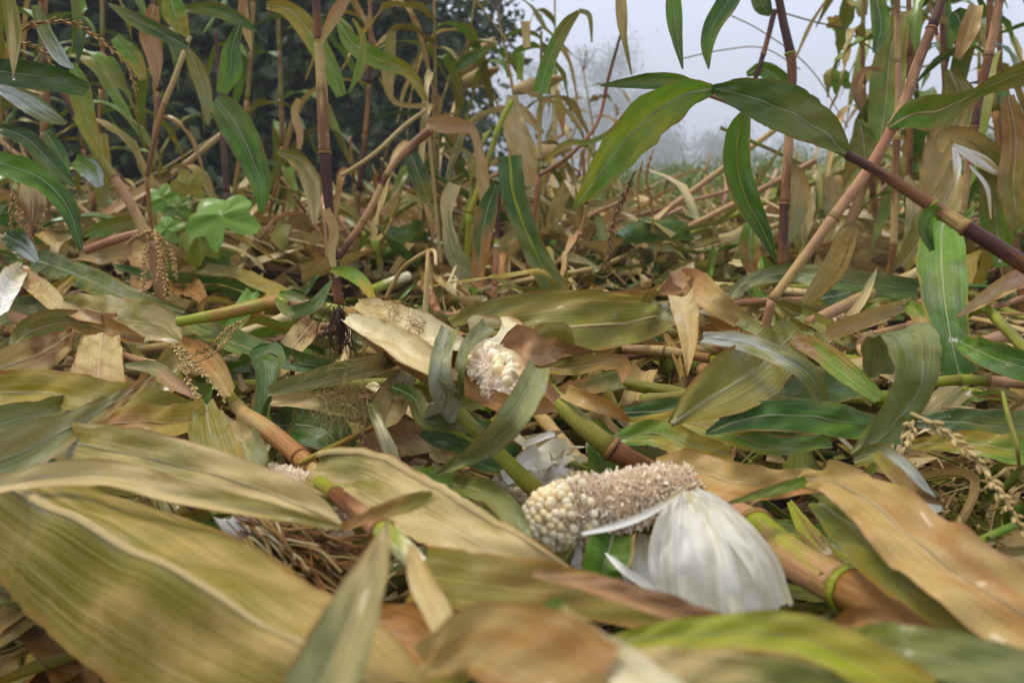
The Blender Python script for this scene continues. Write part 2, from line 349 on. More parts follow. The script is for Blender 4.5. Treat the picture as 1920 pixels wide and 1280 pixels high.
def stem(label, pts, r, segs, h=0.14, d=None, name='corn_stalk', cat='corn stalk', group='broken corn stalks in the litter', nodes=True, parent=None, seg=12, ground=False, ext=None):
    """pts (px,py[,h|d]); r: radii in photo pixels; segs: list of (fraction end, matA, matB) one internode each; a node ring between them."""
    q = [(at_d(a[0], a[1], a[2] if len(a) > 2 else d) if d is not None else at_h(a[0], a[1], a[2] if len(a) > 2 else h)) for a in pts]
    rr = list(np.interp(np.linspace(0, 1, len(pts)), np.linspace(0, 1, len(r)), r))
    D = spline([list(a) + [b] for a, b in zip(q, rr)], 80); P = D[:, :3]; rad = D[:, 3] * ((P - CAM) @ FW) / FP
    root = empty(name, P[0], label, cat, group) if parent is None else parent
    if parent is None: THINGS.append(root)
    base = np.array(root.location); a = 0.0
    for k, (b, A, B) in enumerate(segs):
        n = max(6, int((b - a) * 60)); q = np.linspace(a, b, n) * 79; I = np.arange(80)
        Pi = np.stack([np.interp(q, I, P[:, j]) for j in range(3)], 1); ri = np.interp(q, I, rad)
        t = np.linspace(0, 1, n); dl = np.linalg.norm(Pi[-1] - Pi[0]) + 1e-6
        sw = np.exp(-t * dl / (ri.mean() * 0.7)) + np.exp(-(1 - t) * dl / (ri.mean() * 0.7))
        ri = ri * (1 + (0.13 * sw if nodes else 0))
        V, F, uv, g = tubegeo(Pi - base, ri, seg, groove=0.10, seed=seed())
        link('internode' if nodes else 'stem', newmesh('internode', V, F, uv, g, stemmat(A, B)), root)
        if nodes and k < len(segs) - 1:
            tdir = nrm(Pi[-1] - Pi[-2]); c = Pi[-1] - base; rn = ri[-1]
            ts = np.array([-0.22, -0.11, 0, 0.11, 0.22]) * rn
            V, F, uv, g = tubegeo(c + ts[:, None] * tdir, rn * np.array([1.02, 1.10, 1.06, 1.12, 1.01]), seg, seed=seed(), caps=False)
            nm_ = ('olive', 'brown') if A == 'red' else ('olive', 'lime') if (k % 2 == 0 and A in ('lime', 'red', 'olive', 'purple') and seg >= 12) else ('brown', 'mauve')
            link('node', newmesh('node', V, F, uv, g, stemmat(*nm_)), root)
        a = b
    if ground or ext is not None:        # the lowest internode goes on down to the soil, behind the litter
        e = P[-1]; dv = (P[-1] - P[-6]) / np.linalg.norm(P[-1] - P[-6]) * .05
        q = at_d(*ext) if ext is not None else np.array([e[0] + dv[0], e[1] + max(dv[1], 0) + .02, .015])
        if e[2] > .08:
            Q = spline([e - base, (e + q) / 2 - base + [0, 0, .004], q - base], 16); V, F, uv, g = tubegeo(Q, rad[-1] * np.linspace(1, 1.15, 16), seg, groove=.1, seed=seed())
            link('internode', newmesh('internode', V, F, uv, g, stemmat(segs[-1][1], segs[-1][2])), root)
    return root
# ---------------------------------------------------------------- kernels, cobs, tassels, silk
def ellip(nu=8, nv=5, sx=1, sy=1, sz=1, top=0.0):
    V = [(0, 0, -sz)]
    for i in range(1, nv):
        a = -math.pi / 2 + math.pi * i / nv
        for j in range(nu):
            b = 2 * math.pi * j / nu; V.append((sx * math.cos(a) * math.cos(b), sy * math.cos(a) * math.sin(b), sz * math.sin(a) * (1 + (top if a > 0 else 0))))
    V.append((0, 0, sz * (1 + top))); F = []
    for j in range(nu): F.append([0, 1 + (j + 1) % nu, 1 + j])
    for i in range(nv - 2):
        for j in range(nu):
            a, b = 1 + i * nu + j, 1 + i * nu + (j + 1) % nu; F.append([a, b, b + nu, a + nu])
    for j in range(nu): F.append([len(V) - 1, 1 + (nv - 2) * nu + j, 1 + (nv - 2) * nu + (j + 1) % nu])
    return np.array(V), F
def frame_at(P, T, N, pos): pass
KM = [plain('kernel_ivory', (0.78, 0.66, 0.42), (0.74, 0.56, 0.28), 0.28, 300, 0.1, sss=0.25), plain('kernel_white', (0.80, 0.72, 0.56), (0.74, 0.62, 0.40), 0.3, 300, 0.1, sss=0.25)]
KV, KF = ellip(9, 6, 0.0040, 0.0034, 0.0046)
KMESH = [newmesh('kernel', KV, KF, mat=m) for m in KM]
CHAFF = plain('chaff', (0.93, 0.79, 0.60), (0.87, 0.69, 0.49), 0.75, 260, 0.5, trans=0.15)
CHAFF2 = plain('chaff_pale', (0.95, 0.90, 0.78), (0.91, 0.80, 0.62), 0.75, 260, 0.5, trans=0.2)
COBCORE = plain('cob_core', (0.80, 0.62, 0.44), (0.72, 0.50, 0.33), 0.8, 180, 0.8)
def cob(label, P, rad, kern=lambda t, a, r: False, parent=None, dens=1.0, fill=1.0, kscale=1.0):
    """P: axis points tip first; chaff scales all over, kernels where kern(t, angle, rnd) says."""
    D = spline([list(a) + [b] for a, b in zip(P, rad)], 60); Q = D[:, :3]; rr = D[:, 3].copy()
    root = empty('corn_cob', Q[0], label, 'corn cob', None) if parent is None else parent
    if parent is None: THINGS.append(root)
    base = np.array(root.location); r = np.random.RandomState(seed())
    V, F, uv, g = tubegeo(Q - base, rr * 0.86, 20, seed=seed(), rough=0.03)
    link('cob_core', newmesh('cob_core', V, F, uv, g, COBCORE), root)
    T = tangents(Q); n0 = nrm(np.cross(T, [0, 0, 1.])); n1 = np.cross(T, n0)
    Lg = np.sum(np.linalg.norm(np.diff(Q, axis=0), axis=1)); Rm = rad[len(rad) // 2]
    rows = max(10, int(2 * math.pi * Rm / 0.0052)); rings = int(Lg / 0.0046)
    VV = []; FF = []; GG = []; nv = 0; kl = []
    for i in range(rings):
        t = (i + 0.5) / rings
        for j in range(rows):
            a = 2 * math.pi * (j + 0.5 * (i % 2)) / rows + r.randn() * 0.05; k = min(58, max(0, t * 59 + r.randn() * .3)); ki = int(k)
            if rr[ki] < Rm * 0.35 and j % 2: continue
            o = n0[ki] * math.cos(a) + n1[ki] * math.sin(a); c = Q[ki] + (Q[min(59, ki + 1)] - Q[ki]) * (k - ki); tt = T[ki]; s_ = np.cross(o, tt)
            if kern(t, a, r.rand()):
                kl.append((c + o * (rr[ki] * 0.95), o, tt)); continue
            for q in range(int(8 * dens)):
                w = 0.0007 + 0.0007 * r.rand(); hh = (0.0020 + 0.0028 * r.rand()) * (1.1 if r.rand() < .8 else 1.8)
                b0 = c + o * rr[ki] * 0.82 + s_ * r.randn() * 0.0018 + tt * r.randn() * 0.0018
                dr = nrm(o + s_ * r.randn() * 0.35 + tt * (r.randn() * 0.35 - 0.25)); sd = nrm(np.cross(dr, nrm(r.randn(3))))
                m = b0 + dr * (hh * 0.55 + rr[ki] * 0.1); e = m + nrm(dr + r.randn(3) * 0.4) * hh * 0.5; bb = nrm(np.cross(sd, dr)) * w * 0.5
                VV += [b0 - sd * w * .6, b0 + sd * w * .6, m + sd * w + bb, m - sd * w + bb, e + sd * w * .6, e - sd * w * .6]
                FF += [[nv, nv + 1, nv + 2, nv + 3], [nv + 3, nv + 2, nv + 4, nv + 5]]; nv += 6
    me = newmesh('chaff', np.array(VV) - base, FF, mat=[CHAFF, CHAFF2], smooth=False)
    me.polygons.foreach_set('material_index', np.repeat((r.rand(len(FF) // 2) < 0.45).astype(np.int32), 2))
    tag(link('chaff', me, root), None, None, kind='stuff')
    from mathutils import Matrix
    for c, o, tt in kl:
        z = Vector(nrm(o + 0.1 * r.randn(3))); x = Vector(tt).cross(z).normalized(); y = z.cross(x)
        ob = link('kernel', KMESH[int(r.rand() < 0.4)], root, c - base)
        ob.rotation_euler = Matrix((x, y, z)).transposed().to_euler(); sc = kscale * (0.98 + 0.22 * r.rand()); ob.scale = (sc, sc * (0.9 + .2 * r.rand()), sc)
    return root
SPV, SPF = ellip(6, 4, 1, 0.8, 1); SPV = SPV * [1, 1, 1] + [0, 0, 1.0]
def tassel(label, branches, size, A='brown', B='tan', d=None, h=0.14, fine=True, parent=None, lam=1.0, category='corn tassel', group='dry corn tassels'):
    """branches: lists of (px,py[,h|d]); size: spikelet half length in metres."""
    root = None
    mt = stemmat(A, B, 0.6); key = 'spk_%s_%s' % (A, B)
    if key not in MC:
        V = SPV * [0.36, 0.36, 0.85]
        MC[key] = newmesh('spikelet', V, SPF, np.abs(V[:, :2]), np.clip(V[:, 2] / 2, 0, 1), mt)
    mg = Merge()
    for bi, pts in enumerate(branches):
        q = [(at_d(a[0], a[1], a[2] if len(a) > 2 else d) if d is not None else at_h(a[0], a[1], a[2] if len(a) > 2 else h)) for a in pts]
        P = spline(q, 60)
        if root is None:
            root = parent or empty('corn_tassel', P[0], label, category, group)
            if parent is None: THINGS.append(root)
        base = np.array(root.location); T = tangents(P)
        V, F, uv, g = tubegeo(P - base, np.linspace(size * .28, size * .12, 60), 6, seed=seed())
        link('spine', newmesh('spine', V, F, uv, g, mt), root)
        Lg = np.sum(np.linalg.norm(np.diff(P, axis=0), axis=1)); n = int(Lg / (size * 0.62) * lam); r = np.random.RandomState(seed()); nn = perp(T)
        for k in range(n):
            t = 0.08 + 0.92 * k / n; i = min(59, int(t * 60)); a = k * 2.4 + r.randn() * .3
            o = nn[i] * math.cos(a) + np.cross(T[i], nn[i]) * math.sin(a); dr = Vector(nrm(T[i] * 1.0 + o * 0.42 + r.randn(3) * .08)); sc = size * (0.8 + .4 * r.rand()) * (1 - 0.3 * t)
            qn = dr.to_track_quat('Z', 'Y')
            if fine:
                ob = link('spikelet', MC[key], root, P[i] - base + o * size * .22); ob.rotation_euler = qn.to_euler(); ob.scale = (sc, sc, sc)
            else:
                M = np.array(qn.to_matrix()); a_ = np.linspace(0, 6.283, 4, endpoint=False)
                rings = [(0, .1), (.5, .36), (1.1, .3), (1.6, .03)]
                Vv = np.array([[math.cos(b) * w, math.sin(b) * w, z] for z, w in rings for b in a_]) * sc @ M.T + P[i] + o * size * .22
                mg.add(Vv, gridF(4, 4, True), np.abs(Vv[:, :2]) * 20, np.full(16, r.rand()), mt)
    if not fine: tag(mg.build('spikelets', root, (0, 0, 0)), None, None, kind='stuff')
    if not fine:
        for c in root.children:
            if c.name.startswith('spikelets'): c.location = (-root.location[0], -root.location[1], -root.location[2])
    return root
def hairs(name, label, cat, centre, n, spread, length, mat, rad=0.00022, grav=0.5, curlv=0.8, parent=None, dirv=None, kind=None):
    mg = Merge(); r = np.random.RandomState(seed()); c = np.array(centre)
    for k in range(n):
        p0 = c + r.randn(3) * spread; dv = nrm((np.array(dirv) if dirv is not None else 0) + r.randn(3) * 0.8); pts = [p0]
        for j in range(5):
            dv = nrm(dv + r.randn(3) * curlv + np.array([0, 0, -grav * 0.4])); pts.append(pts[-1] + dv * length / 5 * (0.6 + .8 * r.rand()))
        P = spline(pts, 18); V, F, uv, g = tubegeo(P - c, rad * (0.7 + .6 * r.rand()), 4, caps=False, seed=k)
        mg.add(V, F, uv, g, mat)
    o = mg.build(name, parent, (0, 0, 0))
    if parent is None: o.location = tuple(c); tag(o, label, cat, None, kind); THINGS.append(o)
    else:
        o.location = tuple(c - np.array(parent.location)); tag(o, None, None, kind=kind or 'stuff')
    return o
# ---------------------------------------------------------------- standing plants
def plant(label, base, top, r0, leaves, mats=(('purple', 'mauve'), ('tan', 'pink')), seedn=1, tas=0, lmats=(('green', 'olive'),), bend=0.1, lw=0.055, ll=0.55, group='standing corn plants behind the trampled patch', ears=0, lay=0):
    r = random.Random(seedn); b = np.array(base, float); t = np.array(top, float); m = (b + t) / 2 + np.array([r.uniform(-1, 1), r.uniform(-1, 1), 0]) * bend
    P = spline([b, m, t], 60); root = empty('corn_plant', b, label, 'corn plant', group); THINGS.append(root)
    n = max(4, int(np.linalg.norm(t - b) / 0.17)); T = tangents(P)
    for k in range(n):
        i0, i1 = int(k * 59 / n), int((k + 1) * 59 / n); A, B = mats[k % len(mats)] if r.random() < .75 else r.choice(mats)
        sw = np.ones(i1 - i0 + 1); sw[0] = sw[-1] = 1.18; ra = r0 * (1 - 0.55 * np.arange(i0, i1 + 1) / 59) * sw
        V, F, uv, g = tubegeo(P[i0:i1 + 1] - b, ra, 8, seed=seed(), groove=0.1); link('internode', newmesh('internode', V, F, uv, g, stemmat(A, B)), root)
    az = r.uniform(0, 6.28)
    for k in range(leaves):
        f = 0.12 + 0.83 * (k + r.random() * .5) / max(leaves, 1); i = int(f * 59); az += math.pi + r.uniform(-.6, .6); c = P[i]
        o = np.array([math.cos(az), math.sin(az), 0]); Lf = ll * r.uniform(.55, 1.1); A, B = r.choice(lmats); dead = A in ('tan', 'straw', 'brown', 'pink')
        up = r.uniform(.15, .9) if not dead else r.uniform(-.3, .4); dp = r.uniform(.5, 1.2) + (0.7 if dead else 0)
        pts = [c, c + (o * .18 + [0, 0, .18 * up]) * Lf, c + (o * .42 + [0, 0, .25 * up - .08 * dp]) * Lf, c + (o * .62 + [0, 0, .1 * up - .35 * dp]) * Lf, c + (o * (.7 + r.uniform(-.1, .1)) + [r.uniform(-.1, .1), r.uniform(-.1, .1), -.62 * dp]) * Lf]
        for q in pts: q[2] = max(q[2], 0.06)
        w = lw * r.uniform(.6, 1.1) * (0.7 if dead else 1); D = spline([list(a) + [x] for a, x in zip(pts, [w * .45, w, w * .9, w * .6, w * .05])], 22); Q = D[:, :3]
        Tq = tangents(Q); side = np.cross(Tq, [0, 0, 1.]); side = np.where(np.linalg.norm(side, axis=1, keepdims=True) > .1, side, np.cross(Tq, o))
        side = nrm(side)
        for j in range(1, len(side)):
            if side[j] @ side[j - 1] < 0: side[j] *= -1
        tw = np.linspace(0, r.uniform(-1.2, 1.2) * (2 if dead else 1), len(Q))[:, None]; side = side * np.cos(tw) + np.cross(Tq, side) * np.sin(tw)
        V, F, uv, g, RP, N = leafgeo(Q - b, D[:, 3], side, nx=7, fold=r.uniform(.1, .5), wave=r.uniform(.1, .35), wn=r.uniform(2, 5), seed=seed(), curl=r.uniform(0, 1.2) if dead else 0)
        link('leaf', newmesh('leaf', V, F, uv, g, leafmat(A, B)), root)
    for e in range(ears):
        f = r.uniform(.35, .7); i = int(f * 59); c = P[i]; o = nrm(np.array([r.uniform(-1, 1), r.uniform(-1, .2), r.uniform(-.8, .9)])); Q = spline([c, c + o * .1, c + o * .19], 14)
        V, F, uv, g = tubegeo(Q - b, 0.024 * np.sin(np.linspace(.5, 3.0, 14)) + .003, 9, rough=.05, seed=seed()); link('ear', newmesh('ear', V, F, uv, g, leafmat('straw', 'tan')), root)
    if tas:
        tt = P[-1]; mg = Merge()
        for q in range(tas):
            dv = nrm(np.array([r.uniform(-1, 1), r.uniform(-1, 1), 1.6])); S = spline([tt, tt + dv * .1, tt + dv * .17 + [r.uniform(-.03, .03), 0, -.02], tt + dv * .2 + np.array([dv[0] * .1, dv[1] * .1, -.08])], 26)
            jj = 1 + .6 * np.sin(np.arange(26) * 2.6); V, F, uv, g = tubegeo(S - b, np.linspace(.0028, .0012, 26) * jj, 5, seed=seed(), caps=False); mg.add(V, F, uv, g, stemmat('darkbrown', 'brown'))
        mg.build('tassel', root)
    return root
# ---------------------------------------------------------------- ground and litter
def hgt(x, y):
    return 0.025 * np.sin(x * 3.1 + 1) * np.cos(y * 2.3) + 0.02 * np.sin(x * 7.3 + y * 5.1) - 0.01
def build_ground():
    ys = np.r_[np.linspace(-2.5, 6, 110), np.linspace(6.5, 30, 40), np.geomspace(33, 320, 24)]; xs = np.r_[-np.geomspace(260, 8, 16), np.linspace(-7, 7, 90), np.geomspace(8, 260, 16)]
    X, Y = np.meshgrid(xs, ys); Z = hgt(X, Y) * np.clip(1.5 - Y / 30, 0, 1) + 0.01 * NR.randn(*X.shape) * (Y < 8)
    V = np.stack([X, Y, Z], -1).reshape(-1, 3)
    s = NB('soil'); ob = s.n('ShaderNodeTexCoord').outputs['Object']
    n1 = s.noise(ob, 40, 5, .65); n2 = s.noise(ob, 0.6, 4, .6); sy = s.n('ShaderNodeSeparateXYZ', {0: ob}).outputs[1]
    col = s.mix(s.ramp(n1, .35, .7), (0.030, 0.020, 0.012), (0.085, 0.055, 0.032))
    far = s.mix(s.ramp(n2, .4, .6), (0.12, 0.15, 0.04), (0.24, 0.18, 0.08))
    col = s.mix(s.ramp(sy, 7, 14), col, far)
    bm = s.n('ShaderNodeBump', {'Strength': 1, 'Distance': .02, 'Height': n1}).outputs[0]
    m = s.out(s.n('ShaderNodeBsdfPrincipled', {'Base Color': col, 'Roughness': .85, 'Normal': bm}).outputs[0])
    o = link('ground', newmesh('ground', V, gridF(len(ys), len(xs)), mat=m)); tag(o, None, None, kind='structure')
build_ground()
LIT = [('tan', 'straw', 17), ('olive', 'tan', 15), ('olive', 'sage', 12), ('straw', 'grey', 10), ('green', 'olive', 12), ('mid', 'green', 7), ('brown', 'tan', 9), ('pink', 'straw', 9), ('grey', 'sage', 8), ('yellow', 'olive', 8), ('rust', 'yellow', 4), ('sage', 'mid', 6), ('straw', 'cream', 5)]
def pick(r, bias=None):
    w = [c[2] for c in LIT]; i = r.choice(len(LIT), p=np.array(w) / sum(w)); return LIT[i][:2]
def litleaf(r, x, y, z, Lf, wd, lift=0.05, nx=7, ny=18, up=0.0, waved=1.0):
    """Loose blade centred at x, y with bends, twists and torn ends. Returns geometry in world space."""
    a = r.rand() * 6.28; d = np.array([math.cos(a), math.sin(a), 0]); n = np.array([-d[1], d[0], 0]); k = r.randint(4, 7); pts = []
    cx = 0.0; ang = 0
    for i in range(k):
        t = i / (k - 1) - .5; ang += r.randn() * .25; pts.append(np.array([x, y, z]) + d * Lf * t * math.cos(ang * .6) + n * Lf * (.12 * r.randn() + ang * t * .25) + np.array([0, 0, abs(r.randn()) * lift + up * (t + .5) * Lf]))
    prof = [r.uniform(.35, 1), 1, r.uniform(.8, 1), r.uniform(.5, .95), r.choice([.04, .3, .7])]; ws = np.interp(np.linspace(0, 1, k), np.linspace(0, 1, 5), prof) * wd
    D = spline([list(q) + [w] for q, w in zip(pts, ws)], ny); Q = D[:, :3]; T = tangents(Q); C = nrm(np.cross(T, [0, 0, 1.]))
    tw = (r.randn() * .5 + np.linspace(0, r.randn() * 1.1, ny) + .4 * np.sin(np.linspace(0, 5, ny) + r.rand() * 6))[:, None]; C = C * np.cos(tw) + np.cross(T, C) * np.sin(tw)
    Q[:, 2] = np.maximum(Q[:, 2], 0.004)
    V, F, uv, g, RP, N = leafgeo(Q, np.maximum(D[:, 3], .002), C, nx=nx, fold=r.uniform(-.1, .5), curl=r.choice([0, 0, .6, 1.3, 2.0]), wave=r.uniform(.08, .4) * waved, wn=r.uniform(1.5, 5), seed=seed(), g=(r.rand(), r.rand()), torn=.12, crinkle=r.uniform(.01, .05), split=(0 if nx < 6 else r.choice([0, 0, 1, 2, 3])))
    return V, F, uv, g, Q
def build_floor_litter():
    r = np.random.RandomState(11); mg = Merge()
    # a mat of small broken pieces that hides the soil, close by
    for k in range(800):
        y = 0.2 + 2.6 * r.rand() ** 1.0; x = r.uniform(-1, 1) * (0.35 + y * 0.8)
        A, B = [('darkbrown', 'brown'), ('brown', 'darkbrown'), ('dark', 'olive'), ('olive', 'darkbrown'), ('brown', 'tan')][r.randint(5)] if y < 1.6 else pick(r); V, F, uv, g, Q = litleaf(r, x, y, r.uniform(.0, .02) if y < 1.6 else r.uniform(0, .04), r.uniform(.15, .5), r.uniform(.02, .065), .02, 5, 12); mg.add(V, F, uv, g, leafmat(A, B))  # nearest pieces: rotted browns, coloured darker to paint shade into the gaps
    for k in range(330):
        y = 0.2 + 3.2 * r.rand(); x = r.uniform(-1, 1) * (0.35 + y * 0.8); a = r.rand() * 3.14; l = r.uniform(.08, .4); z = r.uniform(.01, .05)
        d = np.array([math.cos(a), math.sin(a), r.uniform(-.1, .2)]); P = spline([np.array([x, y, z]) - d * l / 2, np.array([x, y, z]) + r.randn(3) * .01, np.array([x, y, z]) + d * l / 2], 8)
        P[:, 2] = np.maximum(P[:, 2], .006); rd = r.choice([.0015, .002, .003, .009, .011]); V, F, uv, g = tubegeo(P, rd, 6, seed=k, caps=False); A, B = [('tan', 'straw'), ('pink', 'tan'), ('lime', 'olive'), ('purple', 'mauve'), ('straw', 'brown')][r.randint(5)]; mg.add(V, F, uv, g, stemmat(A, B))
    for k in range(1500):    # shreds on top of the mat
        y = 0.45 + 2.6 * r.rand() ** .9; x = r.uniform(-1, 1) * (0.3 + y * 0.72); A, B = pick(r); V, F, uv, g, Q = litleaf(r, x, y, r.uniform(.03, .125 if y > .9 else .09), r.uniform(.03, .16), r.uniform(.004, .018), .015, 5, 9, up=r.choice([0, 0, .3])); mg.add(V, F, uv, g, leafmat(A, B))
    tag(mg.build('leaf_litter'), 'mat of small broken corn leaves and twigs under the fallen leaves', None, kind='stuff')
    mg = Merge()
    # the same mat going on into the distance
    for k in range(4200):
        y = 2.4 + 13 * r.rand() ** 1.5; x = r.uniform(-1, 1) * (0.6 + y * .78); tall = r.rand() < .22
        A, B = pick(r) if r.rand() < .6 else [('tan', 'straw'), ('pink', 'tan'), ('straw', 'grey'), ('olive', 'tan')][r.randint(4)]
        V, F, uv, g, Q = litleaf(r, x, y, r.uniform(.02, .16), r.uniform(.2, .6), r.uniform(.03, .08), .06, 4, 10, up=r.uniform(.1, .6) if tall else 0); mg.add(V, F, uv, g, leafmat(A, B))
    for k in range(900):
        y = 2.4 + 12 * r.rand() ** 1.5; x = r.uniform(-1, 1) * (0.6 + y * .78); a = r.rand() * 3.14; l = r.uniform(.3, 1.0); z = r.uniform(.06, .18); tilt = r.choice([0.05, .1, .3, .8], p=[.4, .3, .2, .1]) * r.uniform(.5, 1)
        d = np.array([math.cos(a), math.sin(a), tilt]); c = np.array([x, y, z]); P = spline([c, c + d * l / 2 + r.randn(3) * .02, c + d * l], 10)
        V, F, uv, g = tubegeo(P, r.uniform(.005, .012), 6, seed=k, caps=False); A, B = [('tan', 'pink'), ('pink', 'tan'), ('lime', 'olive'), ('purple', 'mauve'), ('straw', 'tan'), ('mauve', 'pink')][r.randint(6)]; mg.add(V, F, uv, g, stemmat(A, B))
    tag(mg.build('trampled_litter'), 'trampled corn leaves and stalks covering the field beyond', None, kind='stuff')
build_floor_litter()
CNAME = {'tan': 'tan', 'straw': 'straw coloured', 'olive': 'olive', 'green': 'green', 'mid': 'dark green', 'brown': 'brown', 'pink': 'pinkish', 'grey': 'grey green', 'yellow': 'yellowish', 'rust': 'rusty orange', 'sage': 'sage green'}
FILL = []
def build_fill():
    """single fallen leaves under and between the large ones"""
    r = np.random.RandomState(5)
    for k in range(230):
        px = r.uniform(-40, 1960); py = 465 + 760 * r.rand() ** 1.25
        near = py > 900; z = r.uniform(.04, .10) if py > 700 else r.uniform(.05, .125)
        c = at_h(px, py, z); A, B = pick(r)
        if 850 < px < 1500 and py > 880 and A in ('straw', 'tan'): A, B = 'mid', 'olive'
        V, F, uv, g, Q = litleaf(r, c[0], c[1], z, r.uniform(.18, .45), r.choice([r.uniform(.012, .03), r.uniform(.03, .065)]) * (0.8 if near else 1), .028 if near else .05, 9, 28, up=r.choice([0, 0, 0, .25]) if py < 640 else 0)
        b = Q[0]; o = link('corn_leaf', newmesh('corn_leaf', V - b, F, uv, g, leafmat(A, B)), None, b); FILL.append((o, Q[14], A, float(np.ptp(Q[:, 2])), float(np.linalg.norm(Q[-1] - Q[0]))))
    for k in range(46):
        px = r.uniform(-40, 1960); py = 440 + 330 * r.rand(); c = at_h(px, py, .12); a = r.rand() * 3.14 if r.rand() < .5 else r.uniform(-.5, .5); l = r.uniform(.3, .8)
        d = np.array([math.cos(a), math.sin(a), r.uniform(-.05, .25)]); P = spline([c - d * l / 2, c + r.randn(3) * .015, c + d * l / 2], 26); P[:, 2] = np.maximum(P[:, 2], .02)
        rd = r.uniform(.006, .012); w = 1 + .15 * (np.arange(26) % 8 == 0); A, B = [('tan', 'pink'), ('pink', 'straw'), ('lime', 'olive'), ('mauve', 'pink'), ('straw', 'tan')][r.randint(5)]
        V, F, uv, g = tubegeo(P - P[0], rd * w, 9, seed=seed(), groove=.1); o = link('corn_stalk', newmesh('corn_stalk', V, F, uv, g, stemmat(A, B)), None, P[0]); FILL.append((o, P[13], {'mauve': 'purplish', 'lime': 'yellow green'}.get(A, A), 9, l))
build_fill()
# ================================================================ the bare cob in front, with its husk
def fill_a(o): return o
co_ax = [at_h(992, 988, .168), at_h(1025, 975, .172), at_h(1090, 955, .176), at_h(1170, 938, .18), at_h(1250, 922, .182), at_h(1295, 915, .182)]
dd = float((co_ax[2] - CAM) @ FW); px = dd / FP
co = cob('bare corn cob stripped of most kernels, a cluster of kernels left at its tip', co_ax, [26 * px, 50 * px, 56 * px, 51 * px, 47 * px, 34 * px],
         kern=lambda t, a, r: (t < .34 and r < (.85 if t < .13 else .62 if t < .22 else .25)) or (r > .992), dens=1.1, kscale=1.0)
hb = at_h(1290, 915, .18)
def husk(parent, label, base, tips, apex_w, A='white', B='white', n=84, seedv=1, pleat=5, amp=.35, name='husk', trans=.3):
    """fan of papery husk: rows run from the shank (base) to the free edge given by tips (list of (px,py,h))."""
    r = np.random.RandomState(seedv); E = spline([at_h(*t) for t in tips], n); B0 = np.array(base); ny = 44; V = np.zeros((ny, n, 3)); crn = r.randn(12, 16); T = nrm(np.gradient(E, axis=0))
    acr = nrm(E[-1] - E[0]); ph = r.rand() * 6; ph2 = r.rand() * 6; wid = np.linalg.norm(E[-1] - E[0])
    for i in range(ny):
        t = i / (ny - 1); q = B0 + acr * apex_w * (np.linspace(-.5, .5, n))[:, None]
        bow = np.array([0, -.25, .35]) * math.sin(t * 2.6) * .035
        nrmv = nrm(np.cross(acr, nrm(E.mean(0) - B0))); nrmv = nrmv * (1 if nrmv @ np.array([0, -1, .5]) > 0 else -1)
        u = np.linspace(0, 1, n) + .03 * math.sin(t * 5 + ph); pl = .6 * np.sin(u * pleat * 6.28 + ph + 1.2 * math.sin(2.5 * t)) + .3 * np.sin(u * pleat * 13.1 + ph2 + 1.5 * t) + .35 * np.sin(u * 9 + 4 * t + ph) * t + .06 * np.sin(u * 46 + t * 5)
        V[i] = q * (1 - t) + E * t + bow + nrmv * (pl * amp * wid / pleat * (0.25 + .75 * t) * math.sin(min(1, t * 1.6 + .1) * 1.57))[:, None]
        fr_ = t * 10.999; a_ = int(fr_); row = crn[a_] * (1 - fr_ + a_) + crn[a_ + 1] * (fr_ - a_); V[i] += nrmv * (np.interp(np.linspace(0, 15, n), np.arange(16), row) * .0016 * t)[:, None]
        V[i] += nrm(acr) * (math.sin(t * 3.1) * .006 * (np.linspace(-1, 1, n) ** 3))[:, None]
        if i > ny - 4: V[i] += (np.interp(np.linspace(0, 15, n), np.arange(16), crn[3]) * .0012)[:, None] * nrm(E - B0)
    s_ = np.linspace(0, .12, ny)
    uv = np.stack(np.meshgrid(np.linspace(.12, .88, n), s_), -1).reshape(-1, 2) + [0, seedv]
    b = np.array(parent.location) if parent is not None else B0
    o = link(name, newmesh(name, V.reshape(-1, 3) - b, gridF(ny, n), uv, np.full(ny * n, .5), leafmat(A, B, 'white', .05, .45, trans, .04)), parent, (0, 0, 0) if parent is not None else B0)
    if label and parent is None: tag(o, label, 'husk', None); THINGS.append(o)
    return o
hb = at_h(1296, 915, .18)
husk(co, None, hb + [0, .004, -.004], [(1240, 1100, .115), (1290, 1150, .12), (1370, 1158, .12), (1440, 1140, .12), (1470, 1112, .115)], .024, seedv=3, pleat=1.7, amp=.18)
HK = dict(name='husk_leaf', parent=co, E='white', ribw=0, spots=.05, rough=.5, trans=.5, dirt=.55, fold=.2, wave=.2, wn=2.0, crinkle=.04, crc=7, nx=27, ny=50, rag=.01)
leaf(None, [(1282, 918, .195), (1264, 975, .195), (1250, 1045, .18), (1262, 1125, .155)], [14, 56, 74, 54], 'white', 'white', face=.95, curl=.6, **HK)
leaf(None, [(1288, 925, .203), (1300, 1000, .212), (1318, 1085, .195), (1335, 1170, .165)], [16, 70, 100, 84], 'white', 'cream', face=.95, curl=.5, torn=.09, g=(0, .2), **HK)
leaf(None, [(1296, 925, .2), (1338, 985, .2), (1385, 1075, .18), (1412, 1164, .155)], [16, 66, 90, 78], 'white', 'white', face=.95, curl=.5, torn=.12, **HK)
leaf(None, [(1302, 918, .2), (1360, 970, .206), (1425, 1050, .19), (1464, 1138, .16)], [14, 50, 60, 50], 'white', 'cream', face=.95, curl=.6, torn=.05, g=(0, .25), **HK)
leaf(None, [(1290, 925, .208), (1345, 1010, .216), (1372, 1100, .2), (1385, 1150, .18)], [8, 26, 34, 20], 'cream', 'white', face=.95, curl=.5, **HK)
WK = dict(spots=.1, rough=.5, trans=.3, dirt=.1, ribw=0, E='straw')
